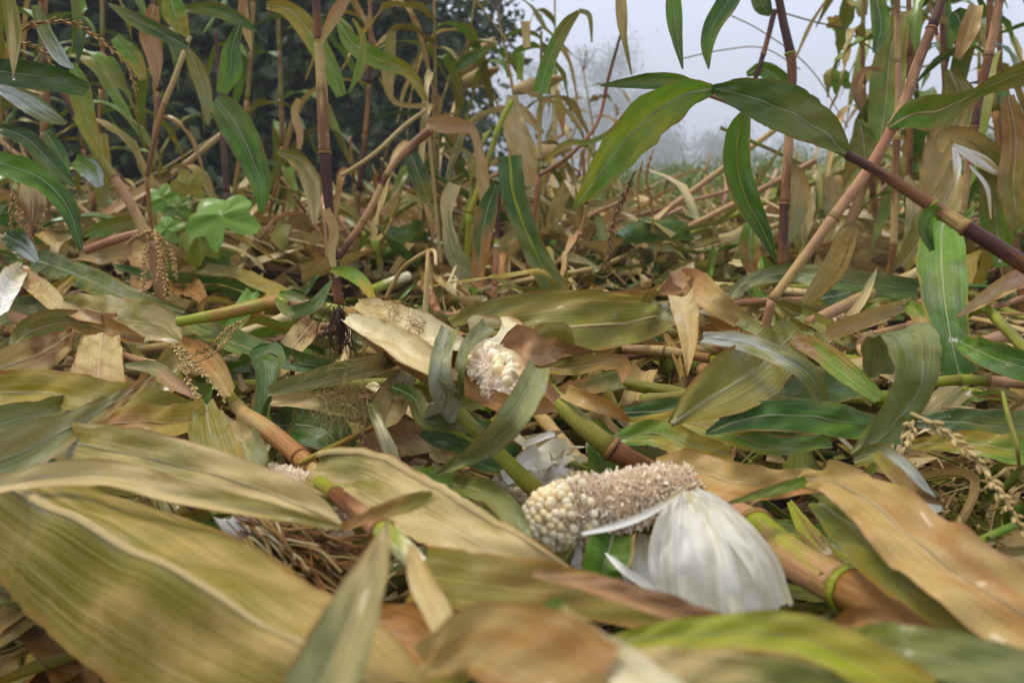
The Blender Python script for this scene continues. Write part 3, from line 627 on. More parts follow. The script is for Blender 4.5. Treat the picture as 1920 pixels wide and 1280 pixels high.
leaf(None, [(1092, 1000, .215), (1160, 985, .22), (1230, 955, .222), (1296, 905, .205)], [6, 12, 12, 6], 'white', 'straw', parent=co, name='husk_strip', fold=.6, **WK)
leaf('white pointed husk sliver lying below the bare cob', [(1135, 1036, .165), (1165, 1065, .16), (1200, 1090, .15), (1240, 1122, .14)], [3, 15, 18, 14], 'white', 'white', name='husk_scrap', cat='husk scrap', group='white husk scraps', wave=.1, **WK)
leaf('short white husk curl hanging under the tip of the bare cob', [(1078, 1005, .16), (1085, 1035, .15), (1078, 1062, .14), (1062, 1070, .13)], [6, 16, 20, 10], 'white', 'white', name='husk_scrap', cat='husk scrap', group='white husk scraps', curl=.6, **WK)
leaf('cream husk piece standing between the green leaf and the white husk', [(1205, 1000, .15), (1200, 1040, .14), (1212, 1080, .13), (1222, 1110, .12)], [14, 44, 40, 20], 'cream', 'white', name='husk_scrap', cat='husk scrap', group='white husk scraps', torn=.1, **WK)
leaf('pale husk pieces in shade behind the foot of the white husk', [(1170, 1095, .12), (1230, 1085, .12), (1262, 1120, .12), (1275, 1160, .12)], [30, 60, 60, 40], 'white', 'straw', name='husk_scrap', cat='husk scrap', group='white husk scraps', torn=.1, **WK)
leaf('grey white husk scrap in the dark left of the green leaf under the cob', [(1020, 1050, .12), (1050, 1045, .12), (1075, 1060, .12)], [20, 36, 14], 'white', 'grey', name='husk_scrap', cat='husk scrap', group='white husk scraps', torn=.1, **WK)
# ---- second cob in shade behind it, with torn husk
c2 = [at_h(985, 870, .13), at_h(975, 900, .13), at_h(968, 935, .125), at_h(962, 955, .12)]; px = float((c2[1] - CAM) @ FW) / FP
cob('half hidden cob with a few kernels, in the gap behind the bare cob', c2, [30 * px, 42 * px, 40 * px, 16 * px], kern=lambda t, a, r: r < .35, dens=.9)
leaf('torn white husk standing over the half hidden cob', [(945, 900, .155), (990, 868, .165), (1040, 850, .165), (1085, 845, .16)], [22, 44, 50, 34], 'white', 'cream', name='husk_scrap', cat='husk scrap', group='white husk scraps', torn=.25, wave=.5, **WK)
leaf('pale husk ribbon bent sideways above the torn white husk', [(965, 815, .18), (985, 830, .18), (1010, 822, .185), (1040, 812, .19)], [14, 14, 12, 12], 'cream', 'white', name='husk_scrap', cat='husk scrap', group='white husk scraps', torn=.2, **WK)
leaf('white torn husk ends fanned out right of the half hidden cob', [(1000, 880, .15), (1040, 885, .155), (1080, 875, .15)], [40, 50, 46], 'white', 'straw', name='husk_scrap', cat='husk scrap', group='white husk scraps', torn=.3, wave=.6, **WK)
# ---- third cob at left: chaff mass under the long foreground leaf
c3 = [at_h(480, 905, .13), at_h(520, 915, .14), at_h(580, 950, .15), at_h(665, 1000, .14)]; px = float((c3[1] - CAM) @ FW) / FP
cob('broken cob with ragged chaff under the folded olive leaf at left', c3, [26 * px, 36 * px, 44 * px, 30 * px], kern=lambda t, a, r: r < .02, dens=1.2)
hk = leaf('brown and white streaked husk spilling below the broken cob', [(430, 965, .15), (490, 1000, .15), (560, 1045, .15), (650, 1100, .14)], [50, 105, 100, 50], 'white', 'brown', name='husk', cat='husk', group='husks torn off the ears', curl=.7, wave=.5, wn=7, spots=.3, rough=.5, trans=.2, dirt=1, ribw=0)
A1, A2 = at_h(450, 965, .17), at_h(630, 1085, .16)
for c_, n_, m_, rd_ in ((.1, 50, ('brown', 'tan'), .0008), (.3, 60, ('tan', 'brown'), .0009), (.5, 50, ('brown', 'rust'), .0008), (.25, 26, ('cream', 'straw'), .0009), (.6, 18, ('straw', 'tan'), .0009)):
    hairs('fibre_bundle', None, None, A1 + (A2 - A1) * c_, n_, .007, .075, stemmat(*m_), rad=rd_, grav=.1, curlv=.12, parent=hk, dirv=list(nrm(A2 - A1) * 5))
leaf('small white torn flap beside the broken cob', [(458, 870, .17), (470, 890, .17), (482, 910, .165)], [10, 24, 20], 'white', 'white', name='husk_scrap', cat='husk scrap', group='white husk scraps', **WK)
# ================================================================ stalks across the middle
stem('thick red and green stalk running from the ear under the cob to lower right', [(985, 700, .23), (1045, 752, .225), (1148, 842, .20), (1290, 918, .15), (1400, 978, .15), (1490, 1050, .155), (1640, 1130, .16), (1740, 1185, .165), (1860, 1240, .165)], [13, 17, 20, 21, 30, 37, 38, 38, 37],
     [(.12, 'lime', 'cream'), (.29, 'lime', 'olive'), (.42, 'mauve', 'red'), (.62, 'red', 'pink'), (.82, 'lime', 'pink'), (1, 'brown', 'rust')])
stem('slim green stalk leaning behind the bare cob', [(862, 775, .21), (930, 845, .19), (985, 900, .17), (1040, 950, .15)], [13, 14, 17, 18], [(.4, 'lime', 'olive'), (1, 'lime', 'yellow')])
stem('orange stalk with yellow green collar slanting left of the middle', [(428, 735, .17), (452, 770, .17), (500, 805, .165), (560, 855, .155), (620, 915, .15)], [8, 13, 18, 18, 16], [(.22, 'lime', 'yellow'), (.75, 'tan', 'rust'), (1, 'rust', 'tan')])
stem('reddish stalk with a bright green joint in front of the cream ribbed leaf', [(600, 905, .205), (660, 950, .21), (745, 1020, .212), (805, 1080, .21), (835, 1112, .21), (895, 1175, .205)], [12, 17, 22, 16, 15, 16], [(.14, 'lime', 'yellow'), (.50, 'mauve', 'pink'), (.76, 'lime', 'cream'), (1, 'rust', 'tan')])
stem('bent yellow green stalk leading to the husked ear', [(335, 603, .21), (420, 588, .225), (512, 568, .24), (580, 572, .245), (665, 590, .24)], [9, 12, 13, 11, 12], [(.52, 'lime', 'rust'), (.62, 'lime', 'green'), (1, 'pink', 'lime')])
stem('thin tan stem between the pale leaf strip and the tassel', [(190, 650, .16), (260, 675, .165), (330, 690, .165), (400, 708, .16)], [5, 7, 8, 7], [(.3, 'lime', 'green'), (1, 'pink', 'tan')], nodes=True)
stem('thin orange twig left of the dark hollow in the middle', [(560, 870, .16), (630, 835, .17), (705, 798, .175)], [5, 6, 5], [(1, 'yellow', 'rust')], nodes=False)
# ---- the husked ear
px = float((at_h(800, 650, .2) - CAM) @ FW) / FP
er = [at_h(655, 588, .24), at_h(710, 612, .24), at_h(780, 645, .238), at_h(860, 685, .236), at_h(930, 715, .232)]
D = spline([list(a) + [b * px] for a, b in zip(er, [14, 38, 48, 48, 36])], 40)
ear = empty('corn_ear', D[0, :3], 'broken open ear in tan striped husk, kernels showing at its right end', 'corn ear'); THINGS.append(ear)
V, F, uv, g = tubegeo(D[:34, :3] - D[0, :3], D[:34, 3] * .93, 22, seed=4, rough=.012, caps=False)
link('inner_husk', newmesh('inner_husk', V, F, uv * [4, 1], g, leafmat('straw', 'pink', 'brown', .5, .5, .1, .5)), ear)
leaf(None, [(668, 572, .262), (730, 600, .268), (800, 632, .268), (880, 652, .262)], [22, 62, 68, 34], 'straw', 'cream', parent=ear, name='outer_husk', curl=1.1, ribw=0, wave=.05, rag=.05, torn=.2)
leaf(None, [(650, 598, .262), (715, 632, .27), (785, 676, .27), (850, 712, .262)], [20, 54, 66, 44], 'cream', 'straw', parent=ear, name='outer_husk', g=(0, .8), curl=1.0, ribw=0, wave=.05, torn=.1)
leaf(None, [(745, 672, .235), (800, 692, .24), (880, 735, .24), (960, 770, .24), (1040, 765, .232)], [26, 36, 42, 44, 36], 'pink', 'brown', parent=ear, name='outer_husk', curl=1.2, ribw=0, wave=.05)
leaf(None, [(905, 650, .27), (955, 675, .27), (1000, 715, .262), (1042, 752, .248)], [16, 34, 36, 22], 'cream', 'pink', parent=ear, name='outer_husk', curl=1.0, ribw=0, wave=.1)
c4 = [at_h(900, 662, .258), at_h(918, 685, .258), at_h(942, 712, .254), at_h(985, 742, .248)]
cob(None, c4, [15 * px, 23 * px, 23 * px, 14 * px], kern=lambda t, a, r: t > .38 and r < .22, parent=ear, kscale=1.3, dens=.8)
hairs('silk', None, None, at_h(790, 612, .275), 46, .006, .035, stemmat('rust', 'brown'), parent=ear, curlv=.9, dirv=[.5, 0, .2])
hairs('silk', None, None, at_h(735, 590, .275), 26, .006, .028, stemmat('tan', 'rust'), parent=ear, curlv=.9, dirv=[.5, 0, .2])
hairs('dry_root', 'dark reddish dried silk tangle hanging from the bent stalk', 'dried silk', at_h(634, 578, .25), 60, .004, .06, stemmat('darkbrown', 'purple'), rad=.0005, grav=1.6, curlv=.45, dirv=[-.05, 0, -1.2])
# ---- grey green torn strips over the ear
G = dict(spots=.6, rough=.4, trans=.15, dirt=.7)
leaf('grey green torn leaf strip lying over the husked ear', [(842, 618, .285), (828, 665, .28), (825, 715, .262), (838, 745, .24), (822, 785, .2)], [34, 40, 50, 62, 56], 'grey', 'silver', face=.8, torn=.15, fold=.15, curl=.5, **G)
leaf('narrow grey green strip crossing the ear beside the kernels', [(915, 612, .285), (878, 645, .28), (862, 690, .27), (862, 750, .24)], [34, 24, 20, 20], 'grey', 'sage', face=.8, torn=.15, **G)
leaf('grey green leaf end with an eaten hole, crossing below the kernels', [(1010, 690, .275), (990, 740, .265), (955, 790, .25), (905, 838, .22), (820, 890, .19)], [46, 58, 58, 44, 12], 'grey', 'sage', face=.8, torn=.3, curl=.5, **G)
leaf('dark green twisted leaf end hooked below the grey strip', [(735, 725, .2), (775, 745, .21), (800, 790, .2), (850, 790, .2), (895, 800, .19)], [20, 34, 40, 50, 30], 'mid', 'sage', face=.7, curl=.7)
leaf('broad dark green leaf with pale rib behind the eaten strip', [(800, 800, .17), (860, 812, .175), (930, 850, .17), (990, 880, .15)], [40, 90, 84, 30], 'dark', 'mid', face=.7, ribc='lime', ribw=.09)
leaf('yellow and tan leaf base left of the dark green twist', [(770, 700, .19), (740, 740, .19), (725, 775, .18), (705, 800, .17)], [24, 60, 70, 30], 'yellow', 'straw', face=.8, curl=.6)
leaf('small grey green stem piece with peeled edge in the hollow', [(695, 755, .2), (712, 800, .19), (730, 845, .17), (745, 880, .15)], [18, 24, 34, 28], 'sage', 'cream', face=.9, curl=.9)
leaf('crinkled pale transparent husk in the hollow under the ear', [(690, 870, .13), (720, 830, .14), (780, 820, .14), (850, 815, .13)], [60, 80, 70, 60], 'pink', 'straw', face=.9, wave=.6, wn=6, curl=.6, torn=.2, dirt=.3)
# ================================================================ foreground leaves
leaf('huge olive leaf with a cream rib filling the lower left corner', [(-90, 870, .205), (30, 930, .215), (170, 1005, .222), (310, 1080, .228), (455, 1163, .23), (600, 1248, .23), (720, 1320, .225)], [110, 220, 300, 330, 330, 300, 220], 'olive', 'tan', face=.62, roll=0, fold=-1.0, wave=.05, curl=-.1, ribw=.036, ribc='straw', g=(.05, .62), nx=17, ny=70, dirt=.3, rough=.5, crinkle=.008)
leaf('long spotted tan leaf lying above the huge corner leaf', [(60, 815, .225), (200, 842, .235), (340, 872, .238), (480, 915, .235), (580, 955, .23), (640, 985, .225)], [56, 88, 92, 80, 60, 10], 'olive', 'straw', face=.75, spots=1, fold=.3, g=(.2, .9), dirt=.6)
leaf('narrow cream edged fold between the spotted leaf and the corner leaf', [(-40, 918, .235), (80, 893, .24), (210, 890, .242), (340, 925, .242), (480, 955, .24), (640, 990, .235)], [30, 42, 50, 44, 34, 8], 'straw', 'olive', face=.7, g=(0, .8), fold=.5)
leaf('yellow olive leaf with rusty edge reaching in from the left edge', [(-40, 738, .2), (80, 735, .205), (190, 755, .205), (300, 770, .205), (390, 790, .2)], [66, 80, 82, 70, 40], 'yellow', 'olive', face=.7, E='rust', fold=.35, wave=.06)
leaf('brown bent leaf half bridging to the upright yellow olive leaf', [(150, 800, .2), (250, 790, .21), (330, 790, .212), (390, 770, .215)], [30, 56, 56, 50], 'rust', 'yellow', face=.6, fold=.3)
leaf('broad olive leaf bent down sharply right of the yellow olive leaf', [(385, 758, .215), (392, 800, .21), (408, 860, .2), (432, 925, .19)], [30, 66, 92, 96], 'olive', 'yellow', face=.9, curl=.5, E='rust', g=(0, .6))
leaf('greyish leaf with purple brown streaks rising from the left edge to a point', [(-50, 880, .225), (40, 845, .235), (120, 805, .24), (195, 765, .24), (290, 705, .235)], [90, 88, 60, 36, 8], 'grey', 'brown', face=.75, spots=.7, dirt=1, fold=.4, g=(.1, .8))
leaf('dull bluish leaf bundle at the left edge under the streaked leaf', [(-40, 800, .2), (20, 790, .2), (90, 770, .2), (150, 745, .19)], [60, 60, 44, 20], 'grey', 'sage', face=.7, curl=.9, dirt=.8)
leaf('dark hanging leaf in the bottom left corner', [(-30, 1090, .12), (60, 1160, .10), (120, 1220, .09), (150, 1300, .08)], [80, 100, 90, 70], 'darkbrown', 'brown', face=.3, curl=.4, rough=.6, ribw=0)
leaf('brown leaf stub under the huge corner leaf', [(200, 1180, .14), (240, 1240, .13), (250, 1310, .12)], [60, 80, 60], 'olive', 'brown', face=.9, curl=.5)
leaf('pale green and pink leaf rising to a point in the front centre', [(728, 972, .27), (712, 1030, .268), (682, 1100, .262), (645, 1190, .255), (590, 1310, .25)], [5, 40, 78, 110, 140], 'straw', 'grey', face=.85, fold=.35, wave=.06, ribw=.03, g=(0, 1), trans=.35, dirt=.15)
leaf('long straw leaf with a bright cream rib slanting through the middle', [(585, 880, .19), (680, 895, .2), (790, 955, .205), (900, 1015, .205), (1010, 1068, .2), (1110, 1110, .19)], [70, 110, 112, 104, 76, 30], 'olive', 'straw', face=.7, rib=.82, ribw=.06, ribc='straw', fold=.05, curl=.2, wave=.05, g=(.4, .9))
leaf('olive brown leaf with torn left end across the lower middle', [(785, 1075, .215), (880, 1090, .225), (1000, 1105, .225), (1120, 1120, .22), (1260, 1160, .215), (1400, 1200, .21), (1600, 1255, .2)], [104, 110, 106, 84, 64, 56, 40], 'olive', 'brown', face=.72, fold=.12, wave=.06, E='rust', spots=.9, g=(0, 1), ribw=0)
leaf('pinkish tan long strip along the upper edge of the torn leaf', [(1000, 1075, .235), (1110, 1095, .238), (1240, 1135, .236), (1380, 1180, .23)], [10, 34, 44, 34], 'pink', 'mauve', face=.7, fold=.4, spots=1)
leaf('thin tan leaf blade hanging below the green joint', [(770, 1020, .235), (785, 1080, .23), (820, 1150, .225), (850, 1220, .22)], [8, 44, 56, 50], 'tan', 'straw', face=.85, curl=.5, ribw=0)
leaf('short olive brown leaf tip crossing the reddish stalk', [(640, 990, .235), (700, 965, .238), (760, 945, .24), (815, 928, .24)], [14, 24, 34, 20], 'brown', 'olive', face=.8, torn=.1, fold=.3, ribw=0)
leaf('large orange brown leaf fold at the bottom centre', [(790, 1240, .24), (900, 1200, .255), (1010, 1235, .26), (1120, 1300, .258)], [60, 130, 190, 190], 'tan', 'rust', face=.85, curl=.35, fold=.02, wave=.06, ribw=0, dirt=.2, g=(.2, .6), trans=.35)
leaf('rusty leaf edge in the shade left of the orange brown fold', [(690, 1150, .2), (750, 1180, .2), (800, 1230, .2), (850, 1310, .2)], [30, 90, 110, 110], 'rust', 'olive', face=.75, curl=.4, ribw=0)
leaf('small yellow green curled tip standing at the bottom centre', [(1030, 1225, .245), (1020, 1180, .25), (1040, 1145, .252), (1062, 1128, .25)], [70, 76, 50, 12], 'lime', 'green', face=.95, curl=.8, ribw=0)
leaf('pale straw leaf running out of the bottom right of centre', [(1055, 1135, .262), (1110, 1200, .264), (1180, 1262, .264), (1260, 1330, .262)], [6, 50, 84, 104], 'straw', 'cream', face=.85, fold=.15, ribw=0, dirt=.15, trans=.35)
leaf('yellow green leaf with rusty edge arching along the bottom right', [(1140, 1205, .24), (1260, 1190, .25), (1400, 1185, .254), (1510, 1195, .254), (1620, 1245, .25), (1740, 1310, .245)], [20, 50, 70, 80, 86, 80], 'lime', 'yellow', face=.7, E='rust', wave=.12, fold=.35, ribw=.03, g=(0, .7))
leaf('greyish tan leaf below the rusty edged one at the bottom right', [(1120, 1240, .225), (1260, 1245, .232), (1420, 1265, .235), (1600, 1320, .23)], [60, 96, 110, 100], 'straw', 'sage', face=.75, fold=.1, ribw=0, dirt=.4)
leaf('sage green blurred leaf at the bottom right corner', [(1590, 1190, .23), (1680, 1210, .24), (1790, 1232, .242), (1900, 1262, .24), (2000, 1300, .235)], [40, 80, 90, 96, 90], 'sage', 'grey', face=.75, fold=.1, ribw=0, dirt=.15)
leaf('tan curled leaf sheath beside the thick stalk lower right', [(1545, 1190, .2), (1590, 1165, .21), (1640, 1160, .22), (1700, 1185, .22)], [20, 36, 44, 36], 'brown', 'pink', face=.8, curl=1.2, ribw=0)
leaf('ruffled brown leaf arching from the cob to the right edge', [(1500, 895, .21), (1570, 905, .222), (1640, 945, .225), (1710, 1005, .225), (1800, 1075, .22), (1900, 1140, .215), (2000, 1190, .21)], [30, 64, 100, 128, 140, 150, 150], 'tan', 'rust', face=.7, wave=.24, wn=3.2, fold=.25, E='pink', g=(0, .5), dirt=.25, nx=15)
leaf('tan crumpled leaf lying behind the white husk', [(1225, 870, .19), (1300, 880, .195), (1380, 905, .198), (1470, 905, .2), (1560, 905, .2)], [30, 66, 70, 52, 30], 'tan', 'rust', face=.75, wave=.25, fold=.3, g=(0, .6), ribw=.03)
leaf('olive underside of the ruffled leaf with pale wet patches', [(1530, 940, .19), (1600, 985, .195), (1680, 1060, .2), (1780, 1130, .2), (1900, 1210, .195)], [30, 90, 110, 110, 100], 'sage', 'olive', face=.7, wave=.15, dirt=.8, rough=.3)
leaf('narrow green leaf tip crossing behind the ruffled brown leaf', [(1360, 945, .2), (1430, 925, .205), (1500, 905, .21), (1545, 895, .21)], [4, 18, 20, 10], 'sage', 'green', face=.8, ribw=0)
leaf('purple veined leaf strip right of the red stalk', [(1480, 940, .15), (1510, 990, .15), (1550, 1040, .145), (1590, 1100, .13)], [10, 30, 34, 20], 'lime', 'mauve', face=.8, spots=1, dirt=1, ribw=0)
leaf('dark green broad leaf in the shade under the ruffled leaf', [(1440, 990, .12), (1560, 1030, .13), (1680, 1100, .13), (1780, 1160, .12)], [40, 70, 80, 60], 'mid', 'olive', face=.6, ribc='lime', ribw=.07)
leaf('green leaf standing up under the bare cob', [(1150, 1000, .165), (1140, 1040, .16), (1130, 1075, .15), (1150, 1105, .14)], [80, 92, 80, 50], 'mid', 'green', face=.95, curl=.5, E='pink', rough=.3)
leaf('green leaf tip pointing up behind the bare cob', [(1110, 815, .2), (1122, 850, .19), (1135, 890, .175), (1140, 930, .16)], [8, 40, 66, 70], 'green', 'sage', face=.9, fold=.4)
leaf('grey green crinkled leaf curling over the gap left of the cob', [(850, 908, .19), (890, 915, .2), (930, 935, .202), (965, 975, .2), (985, 1030, .19)], [30, 46, 50, 48, 40], 'sage', 'grey', face=.85, curl=.9, wave=.3, dirt=.7)
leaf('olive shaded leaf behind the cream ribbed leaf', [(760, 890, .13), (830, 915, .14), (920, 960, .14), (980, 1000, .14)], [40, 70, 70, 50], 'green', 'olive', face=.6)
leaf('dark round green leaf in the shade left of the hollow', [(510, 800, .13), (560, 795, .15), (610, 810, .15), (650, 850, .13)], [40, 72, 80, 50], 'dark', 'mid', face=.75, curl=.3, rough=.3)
leaf('yellow green leaf stripe tucked under the broken cob', [(555, 925, .17), (595, 930, .175), (640, 935, .17)], [24, 36, 26], 'yellow', 'green', face=.8)
# ================================================================ left middle
leaf('dark green leaf with pale streak lying across the left side', [(10, 478, .19), (80, 492, .2), (160, 522, .2), (240, 558, .19), (345, 588, .17)], [26, 44, 46, 42, 16], 'dark', 'sage', face=.7, fold=.3)
leaf('broad olive tan leaf resting against the bent stalk joint', [(105, 565, .18), (170, 580, .195), (240, 600, .2), (300, 612, .19), (338, 640, .17)], [24, 60, 82, 70, 14], 'olive', 'straw', face=.7, wave=.12, g=(.3, .5))
leaf('tan twisted leaf end under the broad olive tan leaf', [(100, 565, .205), (150, 590, .21), (190, 600, .205), (225, 590, .2)], [12, 26, 22, 8], 'straw', 'pink', face=.7, curl=.8, ribw=0)
leaf('grey green leaf lying flat at the left edge', [(-30, 600, .18), (50, 580, .185), (110, 578, .185), (160, 590, .175)], [40, 44, 36, 12], 'grey', 'dark', face=.6)
leaf('olive twisted leaf below the flat grey one at left', [(10, 665, .175), (60, 620, .19), (130, 605, .195), (210, 622, .19), (270, 640, .175)], [20, 46, 48, 40, 14], 'sage', 'brown', face=.7, curl=.6, dirt=.8)
leaf('black spotted tan leaf on the left edge', [(-40, 705, .17), (30, 680, .18), (90, 655, .185), (138, 622, .19)], [50, 64, 60, 14], 'tan', 'mauve', face=.8, spots=1, dirt=1)
leaf('wide straw leaf stub with a cleanly torn top standing at left', [(192, 628, .19), (186, 680, .18), (182, 740, .17), (176, 815, .15)], [60, 84, 94, 80], 'straw', 'pink', face=.9, torn=.05, fold=.05, ribw=.02, dirt=.5)
leaf('crumpled grey tan leaf end left of the tassel', [(235, 685, .18), (285, 690, .185), (320, 715, .185), (375, 748, .175)], [10, 28, 34, 12], 'grey', 'pink', face=.8, curl=.9)
leaf('long green striped leaf running right from the stalk joint', [(338, 600, .19), (410, 630, .195), (480, 658, .195), (560, 682, .19), (640, 690, .18)], [14, 36, 44, 36, 14], 'sage', 'mid', face=.6, ribc='sage', ribw=.12, fold=.6)
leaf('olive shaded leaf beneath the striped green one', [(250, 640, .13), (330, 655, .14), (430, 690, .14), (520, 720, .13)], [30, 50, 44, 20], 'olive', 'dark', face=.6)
leaf('orange brown leaf base round the stalk collar', [(335, 645, .19), (370, 665, .2), (405, 700, .2), (430, 740, .19)], [20, 52, 60, 36], 'rust', 'tan', face=.85, curl=1.1, ribw=0)
leaf('pale papery leaf wrapped beside the orange stalk', [(420, 800, .17), (455, 830, .175), (470, 870, .17), (480, 930, .15)], [40, 66, 70, 50], 'straw', 'grey', face=.9, wave=.4, curl=.7, dirt=.4)
leaf('greenish husk of an ear lying below the bent stalk', [(505, 735, .2), (560, 722, .21), (630, 705, .215), (700, 688, .215), (748, 668, .21)], [24, 44, 56, 50, 30], 'grey', 'straw', face=.8, curl=1.3, ribw=0, torn=.1, wave=.05)
leaf('lower flap of the greenish husk with a torn end', [(510, 752, .185), (570, 750, .19), (630, 760, .19), (690, 770, .18)], [20, 36, 44, 26], 'straw', 'sage', face=.8, curl=.8, torn=.3, ribw=0)
hairs('corn_silk', 'tangle of pale dry silk hanging from the greenish husk', 'corn silk', at_h(652, 735, .215), 120, .009, .05, stemmat('tan', 'straw'), rad=.00022, curlv=.75, grav=1.3)
leaf('white husk bulb of an ear at the left edge', [(-10, 590, .2), (5, 555, .215), (25, 520, .22), (45, 498, .215)], [50, 58, 46, 14], 'white', 'cream', face=.9, name='husk', cat='husk', group='husks torn off the ears', curl=1.3, ribw=0, dirt=.2, spots=.1)
leaf('pinkish husk leaf leaning right of the white bulb', [(30, 500, .21), (60, 530, .215), (95, 560, .21), (125, 595, .2)], [8, 34, 38, 16], 'pink', 'straw', face=.8, curl=.5, ribw=0)
leaf('orange brown triangle of bent leaf under the dangling tassel', [(322, 560, .18), (340, 530, .19), (370, 548, .19), (385, 568, .18)], [10, 46, 34, 12], 'rust', 'brown', face=.95, ribw=0)
leaf('pale brown leaf hood around the dangling tassel', [(150, 480, .2), (200, 478, .22), (250, 470, .23), (270, 500, .21), (262, 545, .19)], [16, 34, 40, 52, 40], 'tan', 'pink', face=.8, curl=.6)
leaf('wide olive leaf behind the bent stalk', [(365, 505, .18), (430, 520, .18), (500, 545, .175), (560, 565, .165)], [20, 40, 40, 20], 'olive', 'yellow', face=.6)
leaf('bright green curved tip hanging at the main stalk', [(620, 506, .27), (655, 512, .275), (685, 535, .265), (705, 572, .25)], [10, 24, 22, 5], 'green', 'yellow', face=.9, ribw=0)
leaf('bluish green leaf bit at the stalk joint', [(515, 560, .25), (545, 585, .25), (590, 570, .255), (622, 525, .27)], [8, 22, 24, 4], 'sage', 'mid', face=.9, ribw=0)
leaf('pale green curled leaf bit on top of the stalk joint', [(525, 550, .262), (550, 556, .265), (575, 562, .262)], [10, 22, 12], 'green', 'grey', face=.9, ribw=0, curl=.8)
leaf('straw leaf block with dark stripe right of the striped green leaf', [(540, 660, .17), (565, 630, .175), (590, 600, .175)], [40, 46, 30], 'straw', 'mauve', face=.8, torn=.1)
# ================================================================ centre and right middle
leaf('broad olive leaf with straw rib lying across the centre', [(905, 622, .17), (960, 620, .185), (1050, 615, .195), (1150, 608, .2), (1235, 592, .195), (1258, 572, .19)], [20, 62, 84, 88, 60, 14], 'olive', 'lime', face=.72, ribc='straw', ribw=.04, fold=.08, wave=.06, g=(0, .5), dirt=.15, rough=.5)
leaf('second olive leaf lying behind the broad olive one', [(845, 605, .16), (910, 585, .17), (1000, 568, .18), (1100, 562, .185), (1220, 568, .18)], [20, 40, 40, 36, 18], 'olive', 'yellow', face=.72, dirt=.2)
leaf('pink tan folded husk right of the kernels', [(940, 655, .235), (975, 640, .245), (1010, 658, .24), (1060, 655, .22), (1110, 665, .2)], [20, 60, 54, 28, 20], 'pink', 'mauve', face=.85, wave=.2, curl=.4, ribw=0, torn=.05)
leaf('olive leaf with brown bend right of the pink husk', [(1000, 690, .19), (1070, 690, .2), (1130, 680, .205), (1165, 690, .2), (1150, 720, .185)], [14, 34, 34, 40, 30], 'olive', 'brown', face=.7, curl=.6)
leaf('tan strip running to the brown bend', [(1040, 740, .2), (1100, 725, .2), (1165, 710, .195)], [20, 34, 40], 'rust', 'sage', face=.7)
leaf('rusty leaf sliver right of the stalk collar', [(1060, 735, .235), (1100, 752, .235), (1150, 770, .225), (1180, 790, .21)], [30, 34, 24, 8], 'tan', 'rust', face=.8, curl=.5, ribw=0)
leaf('crossing yellow green leaf with curled edge near the thick stalk', [(1160, 820, .17), (1230, 812, .18), (1300, 835, .18), (1370, 850, .17)], [30, 50, 50, 24], 'green', 'yellow', face=.75, E='rust')
leaf('long yellow edged green leaf right of the thick stalk', [(1180, 795, .16), (1280, 790, .18), (1370, 815, .18), (1450, 835, .17), (1560, 830, .16)], [20, 40, 46, 40, 16], 'yellow', 'green', face=.6, E='rust')
leaf('glossy green leaf lying in the middle of the right half', [(1325, 812, .19), (1400, 785, .2), (1490, 778, .205), (1580, 790, .2), (1690, 812, .185)], [10, 50, 66, 62, 40], 'mid', 'green', face=.72, rough=.3, spots=.1, dirt=.1, fold=.1, wave=.04)
leaf('dark green leaf blade beyond the glossy one', [(1170, 775, .15), (1280, 765, .16), (1420, 740, .165), (1560, 735, .16)], [30, 44, 50, 40], 'mid', 'sage', face=.6)
leaf('green leaf strip behind the wet olive leaf', [(1480, 745, .18), (1560, 725, .185), (1640, 715, .18)], [60, 64, 40], 'mid', 'sage', face=.7, ribc='sage')
leaf('folded wide tan leaf with a hanging point right of centre', [(1238, 548, .235), (1290, 530, .25), (1335, 560, .24), (1385, 600, .21)], [16, 56, 50, 34], 'pink', 'tan', face=.85, fold=.2, curl=.3, ribw=0, dirt=.4)
leaf('peak of the folded tan leaf', [(1265, 530, .26), (1285, 512, .265), (1300, 492, .268)], [44, 26, 3], 'pink', 'straw', face=.9, ribw=0)
leaf('hanging speckled point of the folded tan leaf', [(1278, 555, .245), (1288, 600, .235), (1292, 650, .215), (1288, 705, .19)], [50, 48, 30, 4], 'straw', 'tan', face=.95, spots=1, curl=.4, ribw=0)
leaf('pale spotted sheath lying right of the folded tan leaf', [(1320, 575, .21), (1370, 590, .21), (1430, 625, .2)], [30, 40, 24], 'straw', 'grey', face=.8, curl=.8, ribw=0, spots=1)
leaf('grey green arched leaf over the litter right of centre', [(1358, 570, .2), (1400, 530, .23), (1480, 512, .24), (1580, 525, .235), (1720, 545, .22)], [10, 26, 34, 44, 40], 'grey', 'mid', face=.8, rough=.3)
leaf('wet olive leaf with glassy patches folded right of centre', [(1258, 795, .2), (1320, 752, .215), (1385, 715, .228), (1450, 665, .235), (1495, 615, .225)], [16, 84, 120, 96, 60], 'olive', 'sage', face=.85, rough=.22, spots=.6, dirt=1, wave=.12, g=(0, .8), E='brown')
leaf('silvery ribbon leaf curving over the wet olive leaf', [(1318, 632, .25), (1390, 640, .262), (1460, 668, .262), (1515, 700, .25), (1545, 752, .225)], [20, 34, 36, 40, 24], 'silver', 'sage', face=.8, rough=.25, dirt=.5, fold=.3)
leaf('narrow brown and green leaf between the ribbon and the loop', [(1490, 635, .235), (1540, 660, .245), (1590, 700, .24), (1650, 748, .225)], [24, 40, 42, 24], 'brown', 'green', face=.85, fold=.3, dirt=.6)
leaf('dull leaf strip reaching the loop from behind', [(1500, 590, .2), (1560, 620, .205), (1600, 650, .2)], [26, 34, 30], 'sage', 'olive', face=.7, curl=.7)
